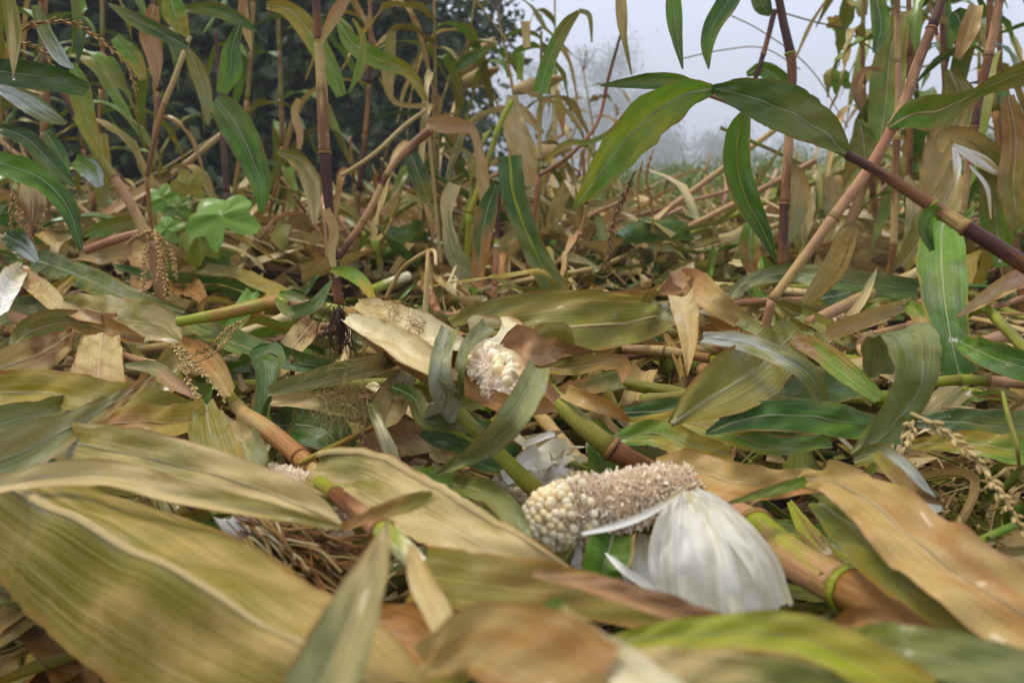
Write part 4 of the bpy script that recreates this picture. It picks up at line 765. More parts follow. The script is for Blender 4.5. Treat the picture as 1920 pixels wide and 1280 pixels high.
leaf('big greyish leaf bent into an open loop on the right', [(1603, 856, .675), (1650, 808, .685), (1698, 752, .69), (1716, 700, .69), (1714, 655, .70), (1700, 628, .72), (1676, 622, .745), (1658, 650, .775), (1648, 705, .79)], [20, 58, 84, 92, 100, 112, 112, 96, 60], 'sage', 'grey', d=.69, cvec=(1, .18, .22), fold=.02, wave=.04, crinkle=.02, rib=.3, ribw=.02, g=(.2, .7), E='brown', ny=72, dirt=.6, rough=.32)
leaf('upright bright green leaf hanging from the slanting purple stem', [(1800, 405, .36), (1770, 420, .35), (1765, 480, .31), (1770, 550, .27), (1782, 630, .23), (1800, 705, .19)], [10, 50, 84, 80, 66, 60], 'green', 'mid', face=1, fold=.2, wave=.1, curl=.3, E='yellow', spots=.2, dirt=.2)
leaf('green curled leaf near the right edge', [(1800, 640, .23), (1840, 660, .24), (1890, 680, .24), (1960, 700, .235)], [20, 50, 60, 60], 'green', 'mid', face=.8, curl=.6, dirt=.1)
leaf('blue green leaf lying in the shade at the right edge', [(1720, 790, .13), (1800, 790, .14), (1880, 800, .14), (1960, 800, .14)], [20, 46, 60, 60], 'dark', 'sage', face=.6, rough=.3)
leaf('yellow green leaf below the blue green one', [(1700, 835, .14), (1790, 830, .15), (1880, 840, .155), (1980, 860, .15)], [14, 40, 52, 50], 'yellow', 'green', face=.65)
leaf('pale green leaf tip right of the loop base', [(1600, 862, .19), (1640, 850, .2), (1690, 880, .2), (1760, 960, .18)], [20, 36, 44, 20], 'sage', 'silver', face=.8, curl=.5)
leaf('brown green narrow leaf slanting above the ruffled leaf', [(1640, 850, .21), (1680, 890, .21), (1720, 925, .205), (1770, 945, .195)], [16, 30, 24, 6], 'olive', 'mauve', face=.8, ribw=0)
leaf('tan sheath cone coming in from the right edge', [(1795, 595, .26), (1840, 565, .27), (1880, 540, .28), (1940, 510, .29)], [10, 36, 46, 60], 'tan', 'pink', face=.9, curl=1.3, ribw=0, dirt=.2)
leaf('straw husk tube lying above the silvery ribbon', [(1550, 628, .215), (1610, 605, .225), (1665, 585, .23), (1705, 570, .23)], [44, 46, 36, 26], 'tan', 'straw', face=.9, curl=1.4, ribw=0, dirt=.3)
leaf('small curled leaf end right of the straw husk tube', [(1700, 568, .235), (1722, 590, .23), (1728, 612, .22)], [16, 34, 26], 'green', 'tan', face=.9, curl=.6, ribw=0)
leaf('dark folded leaf behind the straw husk tube', [(1540, 560, .19), (1620, 545, .2), (1700, 550, .2)], [40, 50, 36], 'dark', 'sage', face=.6)
leaf('narrow pointed husk standing on the straw husk tube', [(1592, 595, .23), (1615, 565, .25), (1632, 530, .27), (1645, 502, .285)], [16, 16, 12, 2], 'straw', 'grey', face=1, ribw=0)
leaf('tan hanging blade in front of the pink slanting stalk', [(1605, 400, .42), (1588, 445, .38), (1558, 510, .3), (1510, 570, .24)], [10, 36, 46, 22], 'tan', 'straw', face=1, d=None, curl=.4, rib=-.4, ribc='rust', ribw=.06)
stem('straight tan stalk lying behind the straw husk tube', [(1520, 605, .2), (1600, 565, .21), (1720, 512, .22)], [11, 11, 10], [(.6, 'pink', 'tan'), (1, 'tan', 'straw')])
stem('green bent leaf stalk arching at the right edge', [(1798, 600, .24), (1818, 585, .255), (1850, 580, .26), (1875, 605, .25), (1935, 668, .23)], [9, 10, 9, 10, 11], [(1, 'lime', 'olive')], nodes=False)
stem('horizontal green and pink stalk at the right edge', [(1735, 718, .2), (1800, 712, .205), (1860, 714, .205), (1960, 722, .205)], [10, 10, 10, 12], [(.3, 'lime', 'olive'), (.55, 'lime', 'olive'), (1, 'pink', 'mauve')])
stem('pair of thin green stems at the lower right edge', [(1810, 1030, .13), (1850, 1008, .135), (1900, 985, .14)], [6, 8, 7], [(1, 'lime', 'green')], nodes=False)
stem('dark twisted tendril with a hanging end at the right edge', [(1880, 735, .24), (1888, 770, .24), (1905, 830, .23), (1912, 880, .21)], [3, 4, 4, 3], [(1, 'lime', 'olive')], nodes=False)
# tassels
tassel('dry brown tassel branch drooping in the upper left corner', [[(30, 62, .95), (80, 42, .95), (140, 45, .95), (200, 85, .95), (240, 125, .95), (254, 172, .95)]], .0052, 'brown', 'tan', d=.95, group='dry corn tassels')
tassel('short drooping tassel branch under the brown one in the corner', [[(35, 78, .95), (70, 88, .95), (92, 110, .95), (103, 152, .95)]], .0050, 'tan', 'brown', d=.95)
tassel('two pale tassel branches lying beside the orange brown leaf base', [[(325, 645, .215), (345, 675, .22), (352, 710, .21), (376, 748, .2)], [(335, 650, .22), (370, 690, .22), (395, 715, .21), (418, 745, .2)]], .0052, 'tan', 'straw')
tassel('twiggy tassel end sticking up over the striped leaf', [[(358, 668, .22), (395, 650, .235), (425, 618, .25), (462, 598, .255)], [(368, 680, .22), (410, 655, .235), (450, 604, .25)]], .0035, 'tan', 'brown')
tassel('pale braided tassel branches at the right below the loop', [[(1708, 775, .23), (1760, 800, .225), (1820, 850, .215), (1865, 910, .2), (1925, 1000, .19)], [(1712, 790, .22), (1700, 830, .21), (1692, 865, .19)]], .0062, 'straw', 'tan')
tassel('dangling tassel bunch on the left in front of the squash leaves', [[(283, 430, .32), (275, 470, .28), (270, 510, .25), (268, 548, .22)], [(288, 432, .32), (305, 470, .28), (310, 520, .25), (312, 560, .22)], [(290, 430, .32), (320, 470, .28), (330, 520, .24)], [(286, 432, .32), (255, 445, .3), (240, 458, .28)], [(290, 432, .32), (300, 480, .28), (295, 530, .24)]], .0070, 'tan', 'brown')
tassel('dark twisted dry leaf tassel hanging below the bright green leaf', [[(1190, 322, 1.15), (1168, 370, 1.15), (1150, 420, 1.15), (1138, 505, 1.15)]], .0062, 'darkbrown', 'brown', d=1.15, lam=1.6)
tassel('two thin reddish tassel strands beside the dark twisted one', [[(1225, 280, 1.4), (1212, 330, 1.4), (1222, 380, 1.4), (1225, 435, 1.4)], [(1205, 300, 1.4), (1196, 350, 1.4), (1200, 425, 1.4)]], .0042, 'brown', 'rust', d=1.4)
tassel('brown tassel spreading downward at the far left edge', [[(22, 355, 1.3), (25, 400, 1.3), (55, 440, 1.3), (70, 470, 1.3)], [(24, 360, 1.3), (40, 400, 1.3), (85, 430, 1.3), (130, 428, 1.3)], [(24, 360, 1.3), (20, 410, 1.3), (30, 460, 1.3)], [(28, 300, 1.3), (50, 296, 1.3), (62, 330, 1.3)]], .0045, 'tan', 'brown', d=1.3)
stem('thin pale dry stem standing up in the centre litter', [(803, 470, .3), (801, 520, .26), (797, 592, .2)], [4, 5, 6], [(1, 'tan', 'straw')], nodes=False)
stem('thin bent straw twig arching over the centre litter', [(722, 560, .2), (750, 510, .25), (778, 485, .28), (812, 470, .3), (818, 498, .28)], [3, 4, 4, 4, 3], [(1, 'tan', 'straw')], nodes=False)
stem('pale green peeled stalk end in the centre litter', [(695, 545, .18), (730, 530, .185), (764, 518, .19)], [9, 9, 9], [(1, 'lime', 'cream')], nodes=False)
stem('thick pinkish stalk lying behind the broad olive leaf', [(1170, 655, .15), (1240, 658, .155), (1330, 672, .15)], [9, 10, 9], [(.5, 'pink', 'tan'), (1, 'tan', 'brown')])
stem('brown twig stub poking up beside the striped leaf', [(545, 660, .2), (550, 680, .19), (548, 700, .17)], [5, 5, 5], [(1, 'brown', 'darkbrown')], nodes=False)
# soil crumbs and chaff scattered on the leaves
r = np.random.RandomState(31); mg = Merge(); CV, CF = ellip(5, 3, 1, 1, 1)
mts = [stemmat('darkbrown', 'brown'), stemmat('brown', 'tan'), stemmat('straw', 'tan')]
for k in range(1500):
    c = at_h(r.uniform(0, 1920), r.uniform(560, 1100), r.uniform(.06, .17)); q = 4
    a_ = np.linspace(0, 6.283, 4, endpoint=False); Vv = np.array([[math.cos(b) * w, math.sin(b) * w, z] for z, w in ((-1, .3), (0, 1), (1, .3)) for b in a_]) * r.uniform(.0005, .0016) * (1 + .5 * r.randn(12, 1)) * [1, 1, .6]
    mg.add(Vv + c, gridF(3, 4, True), np.abs(Vv[:, :2]) * 20, np.full(12, r.rand()), mts[r.randint(3)])
tag(mg.build('litter_crumbs'), 'crumbs of soil and chaff scattered over the fallen leaves', None, kind='stuff')
# twigs at right
r = np.random.RandomState(3); mg = Merge()
for k in range(46):
    x, y = r.uniform(1690, 1925), r.uniform(850, 1010); a = r.rand() * 3.14; l = r.uniform(40, 120); q = [at_h(x + math.cos(a) * l * (t - .5) + r.randn() * 7, y + math.sin(a) * l * .6 * (t - .5) + r.randn() * 5, r.uniform(.09, .14)) for t in (0, .3, .6, 1)]
    P = spline(q, 10); V, F, uv, g = tubegeo(P, r.uniform(.0008, .0018), 5, caps=False, seed=k); mg.add(V, F, uv, g, stemmat('straw', 'tan') if k % 3 else stemmat('lime', 'olive'))
tag(mg.build('twig_tangle'), 'tangle of thin straw twigs in the gap at the right edge', None, kind='stuff')
# ================================================================ standing corn and far things
def vstalk(label, pts, r, segs, d, ground=True, **kw): return stem(label, pts, [x * .82 for x in r], segs, d=d, name='corn_stalk', group='corn stalks still standing', ground=ground, **kw)
VG = 'leaves on the standing stalks'
# main stalk
ms = vstalk('dark red upright stalk with a tan sheath, left of centre', [(590, -30), (596, 60), (604, 180), (609, 292), (618, 400), (626, 480), (636, 575)], [9, 10, 13, 13.5, 10.5, 10.5, 11],
            [(.18, 'purple', 'mauve'), (.525, 'tan', 'mauve'), (.86, 'purple', 'purple'), (1, 'purple', 'mauve')], 1.45)
leaf(None, [(660, -20), (630, 25), (612, 60), (600, 84)], [14, 26, 16, 6], 'pink', 'tan', d=1.42, parent=ms, name='dry_leaf', curl=.8, ribw=0)
leaf(None, [(612, 392), (626, 430), (622, 480), (632, 520)], [16, 22, 16, 8], 'tan', 'straw', d=1.42, parent=ms, name='dry_leaf', curl=.8, ribw=0)
leaf(None, [(662, 36), (680, 70), (676, 120), (655, 175)], [4, 12, 16, 4], 'yellow', 'green', d=1.5, parent=ms, name='leaf', ribw=0)
# big arching leaf with its purple stem, right
dg = stem('purple stem slanting in from the right edge carrying the big arched leaf', [(1588, 290, .98), (1660, 330, .96), (1740, 382, .94), (1800, 420, .92), (1880, 470, .9), (1990, 540, .88)], [8, 10, 12, 14, 15, 17], [(.42, 'purple', 'mauve'), (.58, 'mauve', 'tan'), (1, 'purple', 'mauve')], d=.95, group='corn stalks still standing', ext=(2300, 780, .80))
leaf('grey green half of the arched leaf, nearest the stem', [(1592, 292, .98), (1545, 248, .97), (1480, 210, .96), (1400, 180, .95), (1336, 165, .94)], [12, 58, 86, 66, 16], 'sage', 'mid', d=.95, parent=dg, name='leaf', roll=[25, 25, 20, 10, 0], fold=.25, wave=.06, g=(-.2, .9), E='brown', nx=15, ny=48, ribw=.04, rough=.3, spots=.3, dirt=.3)
leaf('bright green half of the arched leaf with brown specks', [(1345, 167, .945), (1285, 178, .93), (1215, 222, .92), (1150, 292, .91), (1108, 350, .90), (1072, 395, .90)], [12, 56, 82, 70, 38, 4], 'green', 'lime', d=.95, parent=dg, name='leaf', roll=[0, -20, -25, -20, -15, -10], fold=.2, wave=.06, g=(.1, .9), E='brown', nx=15, ny=48, ribw=.035, rough=.46, spots=1, dirt=.45, trans=.42)
leaf('folded green collar leaf on the slanting stem', [(1770, 405, .93), (1745, 400, .93), (1735, 430, .93), (1748, 470, .93)], [20, 34, 30, 10], 'green', 'mid', d=.93, parent=dg, name='leaf', curl=.9, ribw=0)
leaf(None, [(1785, 420, .92), (1805, 412, .92), (1830, 385, .92)], [22, 20, 3], 'sage', 'green', d=.92, parent=dg, name='leaf', ribw=0)
leaf('dark green leaf tip pointing left above the arched leaf', [(1126, 161, 1.05), (1170, 156, 1.05), (1225, 152, 1.05), (1275, 155, 1.05), (1330, 172, 1.05)], [3, 18, 30, 28, 10], 'mid', 'green', d=1.05, fold=.3, group=VG, E='brown', ribw=0)
st = stem('short tan stem with a green leaf hanging under the arched leaf', [(1330, 178, 1.05), (1365, 190, 1.05), (1400, 206, 1.05)], [5, 6, 7], [(1, 'pink', 'tan')], d=1.05, nodes=False, group='corn stalks still standing')
leaf(None, [(1402, 206, 1.06), (1385, 250, 1.06), (1382, 310, 1.06), (1400, 375, 1.06), (1430, 430, 1.06), (1456, 492, 1.06)], [14, 44, 50, 46, 30, 4], 'green', 'mid', d=1.06, trans=.35, parent=st, name='leaf', fold=.2, wave=.08, curl=.3, E='yellow', ribc='lime', ribw=.04)
sD = vstalk('dark purple upright stalk between the arched leaf and the bright sky', [(1455, -30), (1468, 40), (1484, 120), (1482, 210), (1476, 310), (1470, 400), (1466, 500)], [9, 10, 11, 11, 11, 11, 11], [(.25, 'purple', 'purple'), (.5, 'mauve', 'purple'), (.78, 'pink', 'mauve'), (1, 'purple', 'mauve')], 1.75)
leaf(None, [(1480, 300), (1500, 340), (1495, 400), (1470, 470)], [6, 30, 34, 8], 'tan', 'grey', d=1.75, parent=sD, name='dry_leaf', curl=.6)
sE = vstalk('pink stalk leaning right, crossing the slanting purple stem', [(1776, -30), (1752, 40), (1720, 120), (1692, 200), (1640, 300), (1580, 385), (1510, 480), (1448, 562)], [9, 11, 12, 12, 13, 13, 12, 11], [(.13, 'mauve', 'purple'), (.42, 'mauve', 'pink'), (.72, 'red', 'pink'), (1, 'pink', 'tan')], 1.35)
leaf(None, [(1665, 240, 1.33), (1710, 215, 1.32), (1760, 208, 1.3), (1815, 182, 1.28), (1870, 155, 1.25), (1950, 125, 1.22)], [8, 50, 64, 22, 34, 44], 'green', 'olive', d=1.3, parent=sE, name='leaf', roll=[10, 10, 5, 30, 25, 20], fold=.2, wave=.08, ribc='straw')
leaf(None, [(1640, 300, 1.36), (1600, 400, 1.36), (1585, 420, 1.36)], [10, 20, 6], 'tan', 'pink', d=1.36, parent=sE, name='dry_leaf', curl=.9, ribw=0)
sF = vstalk('mauve stalk near the top right corner', [(1880, -30), (1866, 40), (1848, 130), (1830, 220), (1800, 420)], [9, 10, 10, 9, 9], [(.3, 'mauve', 'pink'), (.6, 'mauve', 'purple'), (1, 'mauve', 'tan')], 1.6)
sG = vstalk('brown upright stalk left of the leaning pink one', [(1682, -30), (1682, 60), (1684, 170), (1680, 300), (1675, 460)], [7, 7, 7, 8, 8], [(.3, 'mauve', 'tan'), (.6, 'pink', 'tan'), (1, 'mauve', 'tan')], 1.9)
sH = vstalk('grey purple thin stalk tip left of the dark purple one', [(1452, 20), (1440, 70), (1424, 125), (1405, 180)], [7, 6, 6, 5], [(.5, 'purple', 'mauve'), (1, 'purple', 'purple')], 1.9, ground=False)
leaf('drooping dark leaf tip hanging from the top above the arched leaf', [(1385, -30), (1360, 10), (1335, 50), (1326, 90), (1329, 130)], [36, 40, 34, 24, 3], 'mid', 'green', d=1.3, group=VG, curl=.4)
leaf('green blade tip hanging straight down from the top edge', [(1262, -30), (1264, 30), (1270, 75), (1280, 130)], [24, 30, 20, 3], 'green', 'mid', d=1.2, group=VG)
leaf('thin tan blade tip hanging from the top edge right of centre', [(1162, -30), (1166, 30), (1170, 70), (1184, 140)], [18, 22, 12, 3], 'tan', 'olive', d=1.5, group=VG)
leaf('sage leaf base at the top edge beside the grey purple stalk', [(1415, -20), (1430, 10), (1445, 28)], [20, 34, 10], 'sage', 'mid', d=1.8, group=VG)
leaf('long green leaf curling behind the dark purple stalk', [(1400, 140), (1430, 130), (1465, 155), (1490, 200), (1520, 190), (1540, 210)], [10, 28, 34, 20, 26, 10], 'green', 'mid', d=1.9, group=VG)
leaf('brown hook shaped dry leaf against the sky at right', [(1650, 130), (1620, 132), (1606, 165), (1615, 215)], [4, 12, 20, 3], 'brown', 'darkbrown', d=1.7, group=VG, ribw=0)
for i, (a, w, A, B, dd_, lb) in enumerate([
    ([(1690, 20), (1670, 100), (1660, 200), (1645, 300)], [30, 56, 60, 20], 'olive', 'green', 2.0, 'broad olive leaf hanging beside the brown upright stalk'),
    ([(1640, -20), (1652, 50), (1640, 100)], [20, 34, 8], 'green', 'mid', 1.8, 'dark green leaf at the top edge over the sky'),
    ([(1610, 225), (1620, 270), (1625, 330)], [14, 44, 20], 'sage', 'olive', 2.0, 'dull leaf below the brown hook'),
    ([(1790, 20), (1800, 40), (1820, 90)], [20, 44, 30], 'mid', 'green', 1.5, 'dark leaf end near the top right stalk'),
    ([(1830, 10), (1815, 60), (1795, 110)], [24, 34, 12], 'tan', 'brown', 1.4, 'dry tan leaf hanging at the top right'),
    ([(1780, 130), (1800, 200), (1760, 300), (1740, 400)], [20, 60, 60, 30], 'olive', 'tan', 2.0, 'olive hanging leaf behind the leaning pink stalk'),
    ([(1890, 180), (1905, 260), (1900, 350), (1910, 430)], [20, 44, 50, 30], 'brown', 'olive', 1.25, 'brown leaf hanging down the right edge'),
    ([(1700, 330), (1720, 400), (1700, 470)], [10, 40, 16], 'straw', 'grey', 1.6, 'pale husk leaf behind the green upright leaf'),
    ([(1560, 330), (1565, 380), (1560, 430)], [30, 44, 10], 'tan', 'grey', 2.2, 'tan rag of leaf right of the dark purple stalk'),
    ([(1520, 360), (1505, 420), (1510, 500)], [20, 40, 20], 'straw', 'olive', 2.3, 'straw leaf rag hanging near the dark purple stalk foot'),
    ([(1410, 420), (1405, 470), (1410, 510)], [30, 40, 20], 'green', 'brown', 2.0, 'short green leaf standing below the hanging green leaf')]):
    leaf(lb, a, w, A, B, d=dd_, group=VG, wave=.15, curl=.3)
eh = empty('corn_ear', at_d(1790, 262, 1.3), 'dry opened ear husk with white inner leaves hanging near the right edge', 'corn ear'); THINGS.append(eh)
leaf(None, [(1762, 285), (1775, 255), (1820, 260), (1870, 300), (1885, 340)], [16, 34, 38, 40, 10], 'tan', 'olive', d=1.3, parent=eh, name='husk_leaf', curl=1.0, ribw=0)
leaf(None, [(1788, 270), (1810, 285), (1845, 305), (1888, 336)], [4, 16, 22, 3], 'white', 'straw', d=1.26, parent=eh, name='husk_leaf', ribw=0, fold=.4, **{k: v for k, v in WK.items() if k not in ('ribw',)})
leaf(None, [(1788, 275), (1795, 310), (1790, 360)], [6, 14, 3], 'white', 'straw', d=1.27, parent=eh, name='husk_leaf', ribw=0)
leaf(None, [(1818, 310), (1850, 350), (1858, 410)], [4, 8, 3], 'white', 'straw', d=1.27, parent=eh, name='husk_leaf', ribw=0)
leaf(None, [(1790, 300), (1780, 360), (1740, 430), (1690, 500)], [16, 50, 70, 30], 'straw', 'olive', d=1.35, parent=eh, name='husk_leaf', curl=.9)
leaf(None, [(1840, 300), (1860, 360), (1870, 430), (1880, 500)], [20, 50, 60, 30], 'olive', 'green', d=1.33, parent=eh, name='husk_leaf', curl=.9)
# left side
lA = vstalk('tan and green stalk leaning right behind the dangling tassel', [(112, 160), (150, 230), (190, 300), (235, 365), (280, 450)], [9, 9, 10, 11, 12], [(.2, 'mauve', 'purple'), (.6, 'lime', 'olive'), (1, 'pink', 'tan')], 1.6)
for i, (a, w, A, B, dd_, lb) in enumerate([
    ([(-40, 128), (30, 138), (100, 148), (165, 168)], [36, 50, 50, 26], 'dark', 'mid', .9, 'glossy dark green leaf jutting in from the left edge'),
    ([(12, -20), (22, 30), (26, 80), (25, 142)], [18, 26, 22, 3], 'olive', 'straw', .85, 'pale olive tip hanging in the top left corner'),
    ([(66, 10), (85, 60), (115, 110), (138, 128)], [16, 26, 24, 6], 'sage', 'silver', 1.1, 'blue grey leaf in the top left corner behind the tassel'),
    ([(135, 118), (150, 160), (158, 210), (190, 290)], [8, 34, 36, 10], 'green', 'yellow', 1.4, 'lime green leaf hanging beside the leaning stalk'),
    ([(0, 165), (50, 190), (90, 215), (125, 232)], [20, 40, 34, 8], 'silver', 'sage', 1.0, 'dull silvery leaf under the glossy dark one'),
    ([(0, 240), (50, 260), (100, 310), (140, 350)], [20, 34, 34, 8], 'dark', 'mid', 1.2, 'dark green leaf with pale rim at the left edge'),
    ([(-30, 300), (40, 318), (90, 345), (130, 395), (152, 470)], [34, 50, 40, 34, 8], 'green', 'mid', 1.0, 'bright green leaf curving down at the left side'),
    ([(205, 8), (250, 35), (300, 60), (352, 88)], [6, 26, 28, 16], 'sage', 'dark', 1.5, 'blue green leaf slanting below the top edge at left'),
    ([(290, 10), (280, 60), (290, 110), (294, 165)], [16, 36, 30, 3], 'brown', 'pink', 1.7, 'brown drooping leaf in front of the dark trees'),
    ([(320, -5), (330, 30), (352, 70)], [30, 46, 10], 'green', 'yellow', 1.6, 'yellow green leaf beside the brown drooping one'),
    ([(350, 16), (400, 18), (450, 38), (484, 62)], [14, 26, 22, 4], 'sage', 'mid', 1.5, 'silvery green leaf pointing right near the top edge'),
    ([(352, 92), (370, 130), (385, 180), (390, 235)], [10, 30, 26, 5], 'olive', 'grey', 1.6, 'long drooping grey olive leaf left of the wet green one'),
    ([(450, 45), (435, 90), (432, 130), (415, 175)], [10, 30, 42, 20], 'mid', 'green', 1.3, 'dark green leaf base standing above the wet green leaf'),
    ([(405, 185), (440, 230), (470, 290), (490, 350), (488, 400)], [34, 62, 54, 34, 6], 'mid', 'green', 1.3, 'wet shiny green leaf hanging left of the red stalk'),
    ([(455, -10), (458, 40), (472, 96)], [14, 20, 3], 'brown', 'tan', 1.8, 'small rusty leaf tip hanging from the top edge'),
    ([(500, 10), (540, 18), (580, 60), (620, 130), (640, 180)], [14, 30, 40, 34, 20], 'yellow', 'green', 1.9, 'big yellow green leaf passing behind the red stalk'),
    ([(635, 40), (660, 80), (710, 112), (765, 135), (800, 190)], [10, 34, 36, 24, 10], 'green', 'yellow', 2.0, 'yellow green blade sweeping right of the red stalk'),
    ([(520, 285), (560, 300), (585, 350), (590, 420)], [8, 28, 34, 10], 'olive', 'straw', 1.6, 'folded olive leaf hanging left of the red stalk'),
    ([(560, 185), (552, 210), (562, 250), (560, 280)], [8, 14, 14, 8], 'tan', 'pink', 1.8, 'wavy tan ribbon just left of the red stalk'),
    ([(85, 245), (110, 290), (125, 340)], [14, 30, 14], 'mid', 'green', 1.5, 'upright green leaf behind the bright curving one'),
    ([(190, 250), (190, 320), (190, 390)], [20, 34, 12], 'yellow', 'olive', 1.7, 'yellow leaf hanging at the leaning stalk'),
    ([(140, 300), (170, 320), (188, 350)], [24, 40, 16], 'green', 'silver', 1.6, 'pale green leaf catching light left of the leaning stalk'),
    ([(50, 330), (62, 370), (60, 420)], [20, 46, 20], 'straw', 'mauve', 1.3, 'faded pinkish husk leaf hanging at left'),
    ([(165, 440), (205, 425), (270, 408)], [14, 30, 20], 'green', 'olive', 1.8, 'striped green leaf lying under the leaning stalk'),
    ([(10, 440), (40, 460), (70, 490)], [26, 40, 10], 'dark', 'silver', 1.2, 'dark shiny leaf corner above the long left leaf'),
    ([(135, -20), (150, 60), (145, 120)], [8, 20, 4], 'sage', 'dark', 1.4, 'dark narrow leaf hanging near the brown tassel'),
    ([(215, 70), (250, 110), (270, 150)], [20, 36, 14], 'green', 'yellow', 2.0, 'soft bright green leaf behind the brown tassel end')]):
    leaf(lb, a, w, A, B, d=dd_, group=VG, wave=.12, curl=.25)
vstalk('thin tan cane slanting up before the dark trees', [(356, 68), (330, 140), (300, 220), (275, 330)], [5, 6, 6, 5], [(.5, 'straw', 'tan'), (1, 'brown', 'mauve')], 1.9)
vstalk('reddish short stalk lying left under the squash leaves', [(160, 470), (220, 448), (282, 432)], [9, 10, 9], [(1, 'red', 'pink')], 1.75)
vstalk('dark thin stalk holding the wet green leaf', [(405, 60), (412, 180), (420, 280), (425, 360)], [4, 5, 7, 8], [(.5, 'purple', 'darkbrown'), (1, 'darkbrown', 'purple')], 2.5)
vstalk('leaning pinkish stalk with a bleached leaf at its top', [(630, 490), (690, 400), (730, 320), (770, 275), (805, 245)], [7, 8, 7, 10, 10], [(.3, 'purple', 'pink'), (.55, 'pink', 'tan'), (.62, 'purple', 'mauve'), (1, 'pink', 'mauve')], 1.9, ground=False)
leaf('bleached pinkish leaf flopping from the leaning stalk top', [(800, 230), (840, 235), (880, 240), (895, 270), (905, 330), (910, 400)], [20, 34, 22, 16, 24, 16], 'pink', 'tan', d=1.9, group=VG, curl=.5, ribw=0)
cs = vstalk('broken stalk with green leaf halves in the centre', [(936, 360), (932, 440), (928, 535)], [5, 6, 7], [(.5, 'mauve', 'purple'), (.6, 'lime', 'cream'), (1, 'pink', 'red')], 1.75)
leaf(None, [(955, 292), (962, 360), (985, 430), (1015, 495), (1050, 560)], [48, 46, 42, 44, 50], 'mid', 'sage', d=1.72, parent=cs, name='leaf', ribc='lime', ribw=.07, rough=.4, fold=.1, torn=.05)
leaf(None, [(930, 345), (912, 400), (902, 460), (895, 530)], [16, 40, 34, 20], 'mid', 'rust', d=1.74, parent=cs, name='leaf', fold=.2)
for i, (a, w, A, B, dd_, lb) in enumerate([
    ([(852, 345), (840, 380), (838, 410), (850, 470), (880, 520)], [26, 30, 20, 34, 40], 'straw', 'grey', 1.9, 'pale broken husk standing left of the green leaf halves'),
    ([(960, 180), (965, 240), (985, 300), (990, 350)], [20, 44, 50, 20], 'straw', 'tan', 2.4, 'hanging bleached husk in the centre'),
    ([(965, 190), (985, 215), (1020, 250)], [10, 20, 4], 'straw', 'pink', 2.4, 'bleached pointed husk leaf sticking right in the centre'),
    ([(1012, 175), (1030, 110), (1060, 50), (1085, 22)], [30, 28, 24, 8], 'green', 'olive', 2.2, 'tall yellow green leaf against the sky'),
    ([(1085, 20), (1105, 30), (1110, 80)], [8, 10, 3], 'grey', 'olive', 2.2, 'thin dull leaf tip bent over against the sky'),
    ([(1045, 170), (1052, 210), (1056, 255)], [6, 16, 3], 'yellow', 'rust', 2.3, 'small orange leaf tip before the hazy tree'),
    ([(735, 60), (728, 130), (738, 190), (800, 200)], [16, 26, 10, 10], 'olive', 'tan', 2.2, 'olive leaf drooping before the edge of the dark trees'),
    ([(855, 130), (880, 110), (922, 88)], [14, 22, 3], 'mid', 'sage', 2.2, 'dark green leaf pointing right at the centre clump'),
    ([(985, 40), (988, 90)], [18, 14], 'tan', 'straw', 2.3, 'tan leaf remnant hanging high in the centre clump'),
    ([(975, 100), (975, 150)], [14, 12], 'green', 'lime', 2.3, 'short bright green leaf in the centre clump'),
    ([(1015, 310), (1060, 270), (1110, 265), (1170, 235)], [6, 12, 10, 12], 'yellow', 'green', 2.1, 'thin yellow leaf twisting right of centre'),
    ([(770, 290), (790, 340), (800, 380)], [30, 36, 20], 'dark', 'olive', 2.1, 'dark leaf behind the leaning pinkish stalk')]):
    leaf(lb, a, w, A, B, d=dd_, group=VG, wave=.12, curl=.3)
vstalk('thin leaning stalk against the sky right of centre', [(1165, 60), (1140, 150), (1120, 230), (1070, 290), (1010, 330)], [3, 4, 4, 5, 5], [(.4, 'purple', 'mauve'), (1, 'red', 'mauve')], 2.2)
vstalk('slender upright stalk before the hazy tree', [(1015, 60), (1014, 180), (1010, 300)], [3, 4, 5], [(.5, 'olive', 'mauve'), (1, 'olive', 'tan')], 2.3)
vstalk('yellow green leaning stalk in the centre clump', [(960, 190), (935, 240), (910, 320), (880, 400)], [6, 7, 7, 7], [(.6, 'lime', 'olive'), (1, 'lime', 'yellow')], 2.2)
vstalk('tan cane slanting up to the centre clump', [(640, 330), (700, 290), (760, 235), (800, 205)], [5, 5, 5, 4], [(1, 'tan', 'straw')], 2.2)
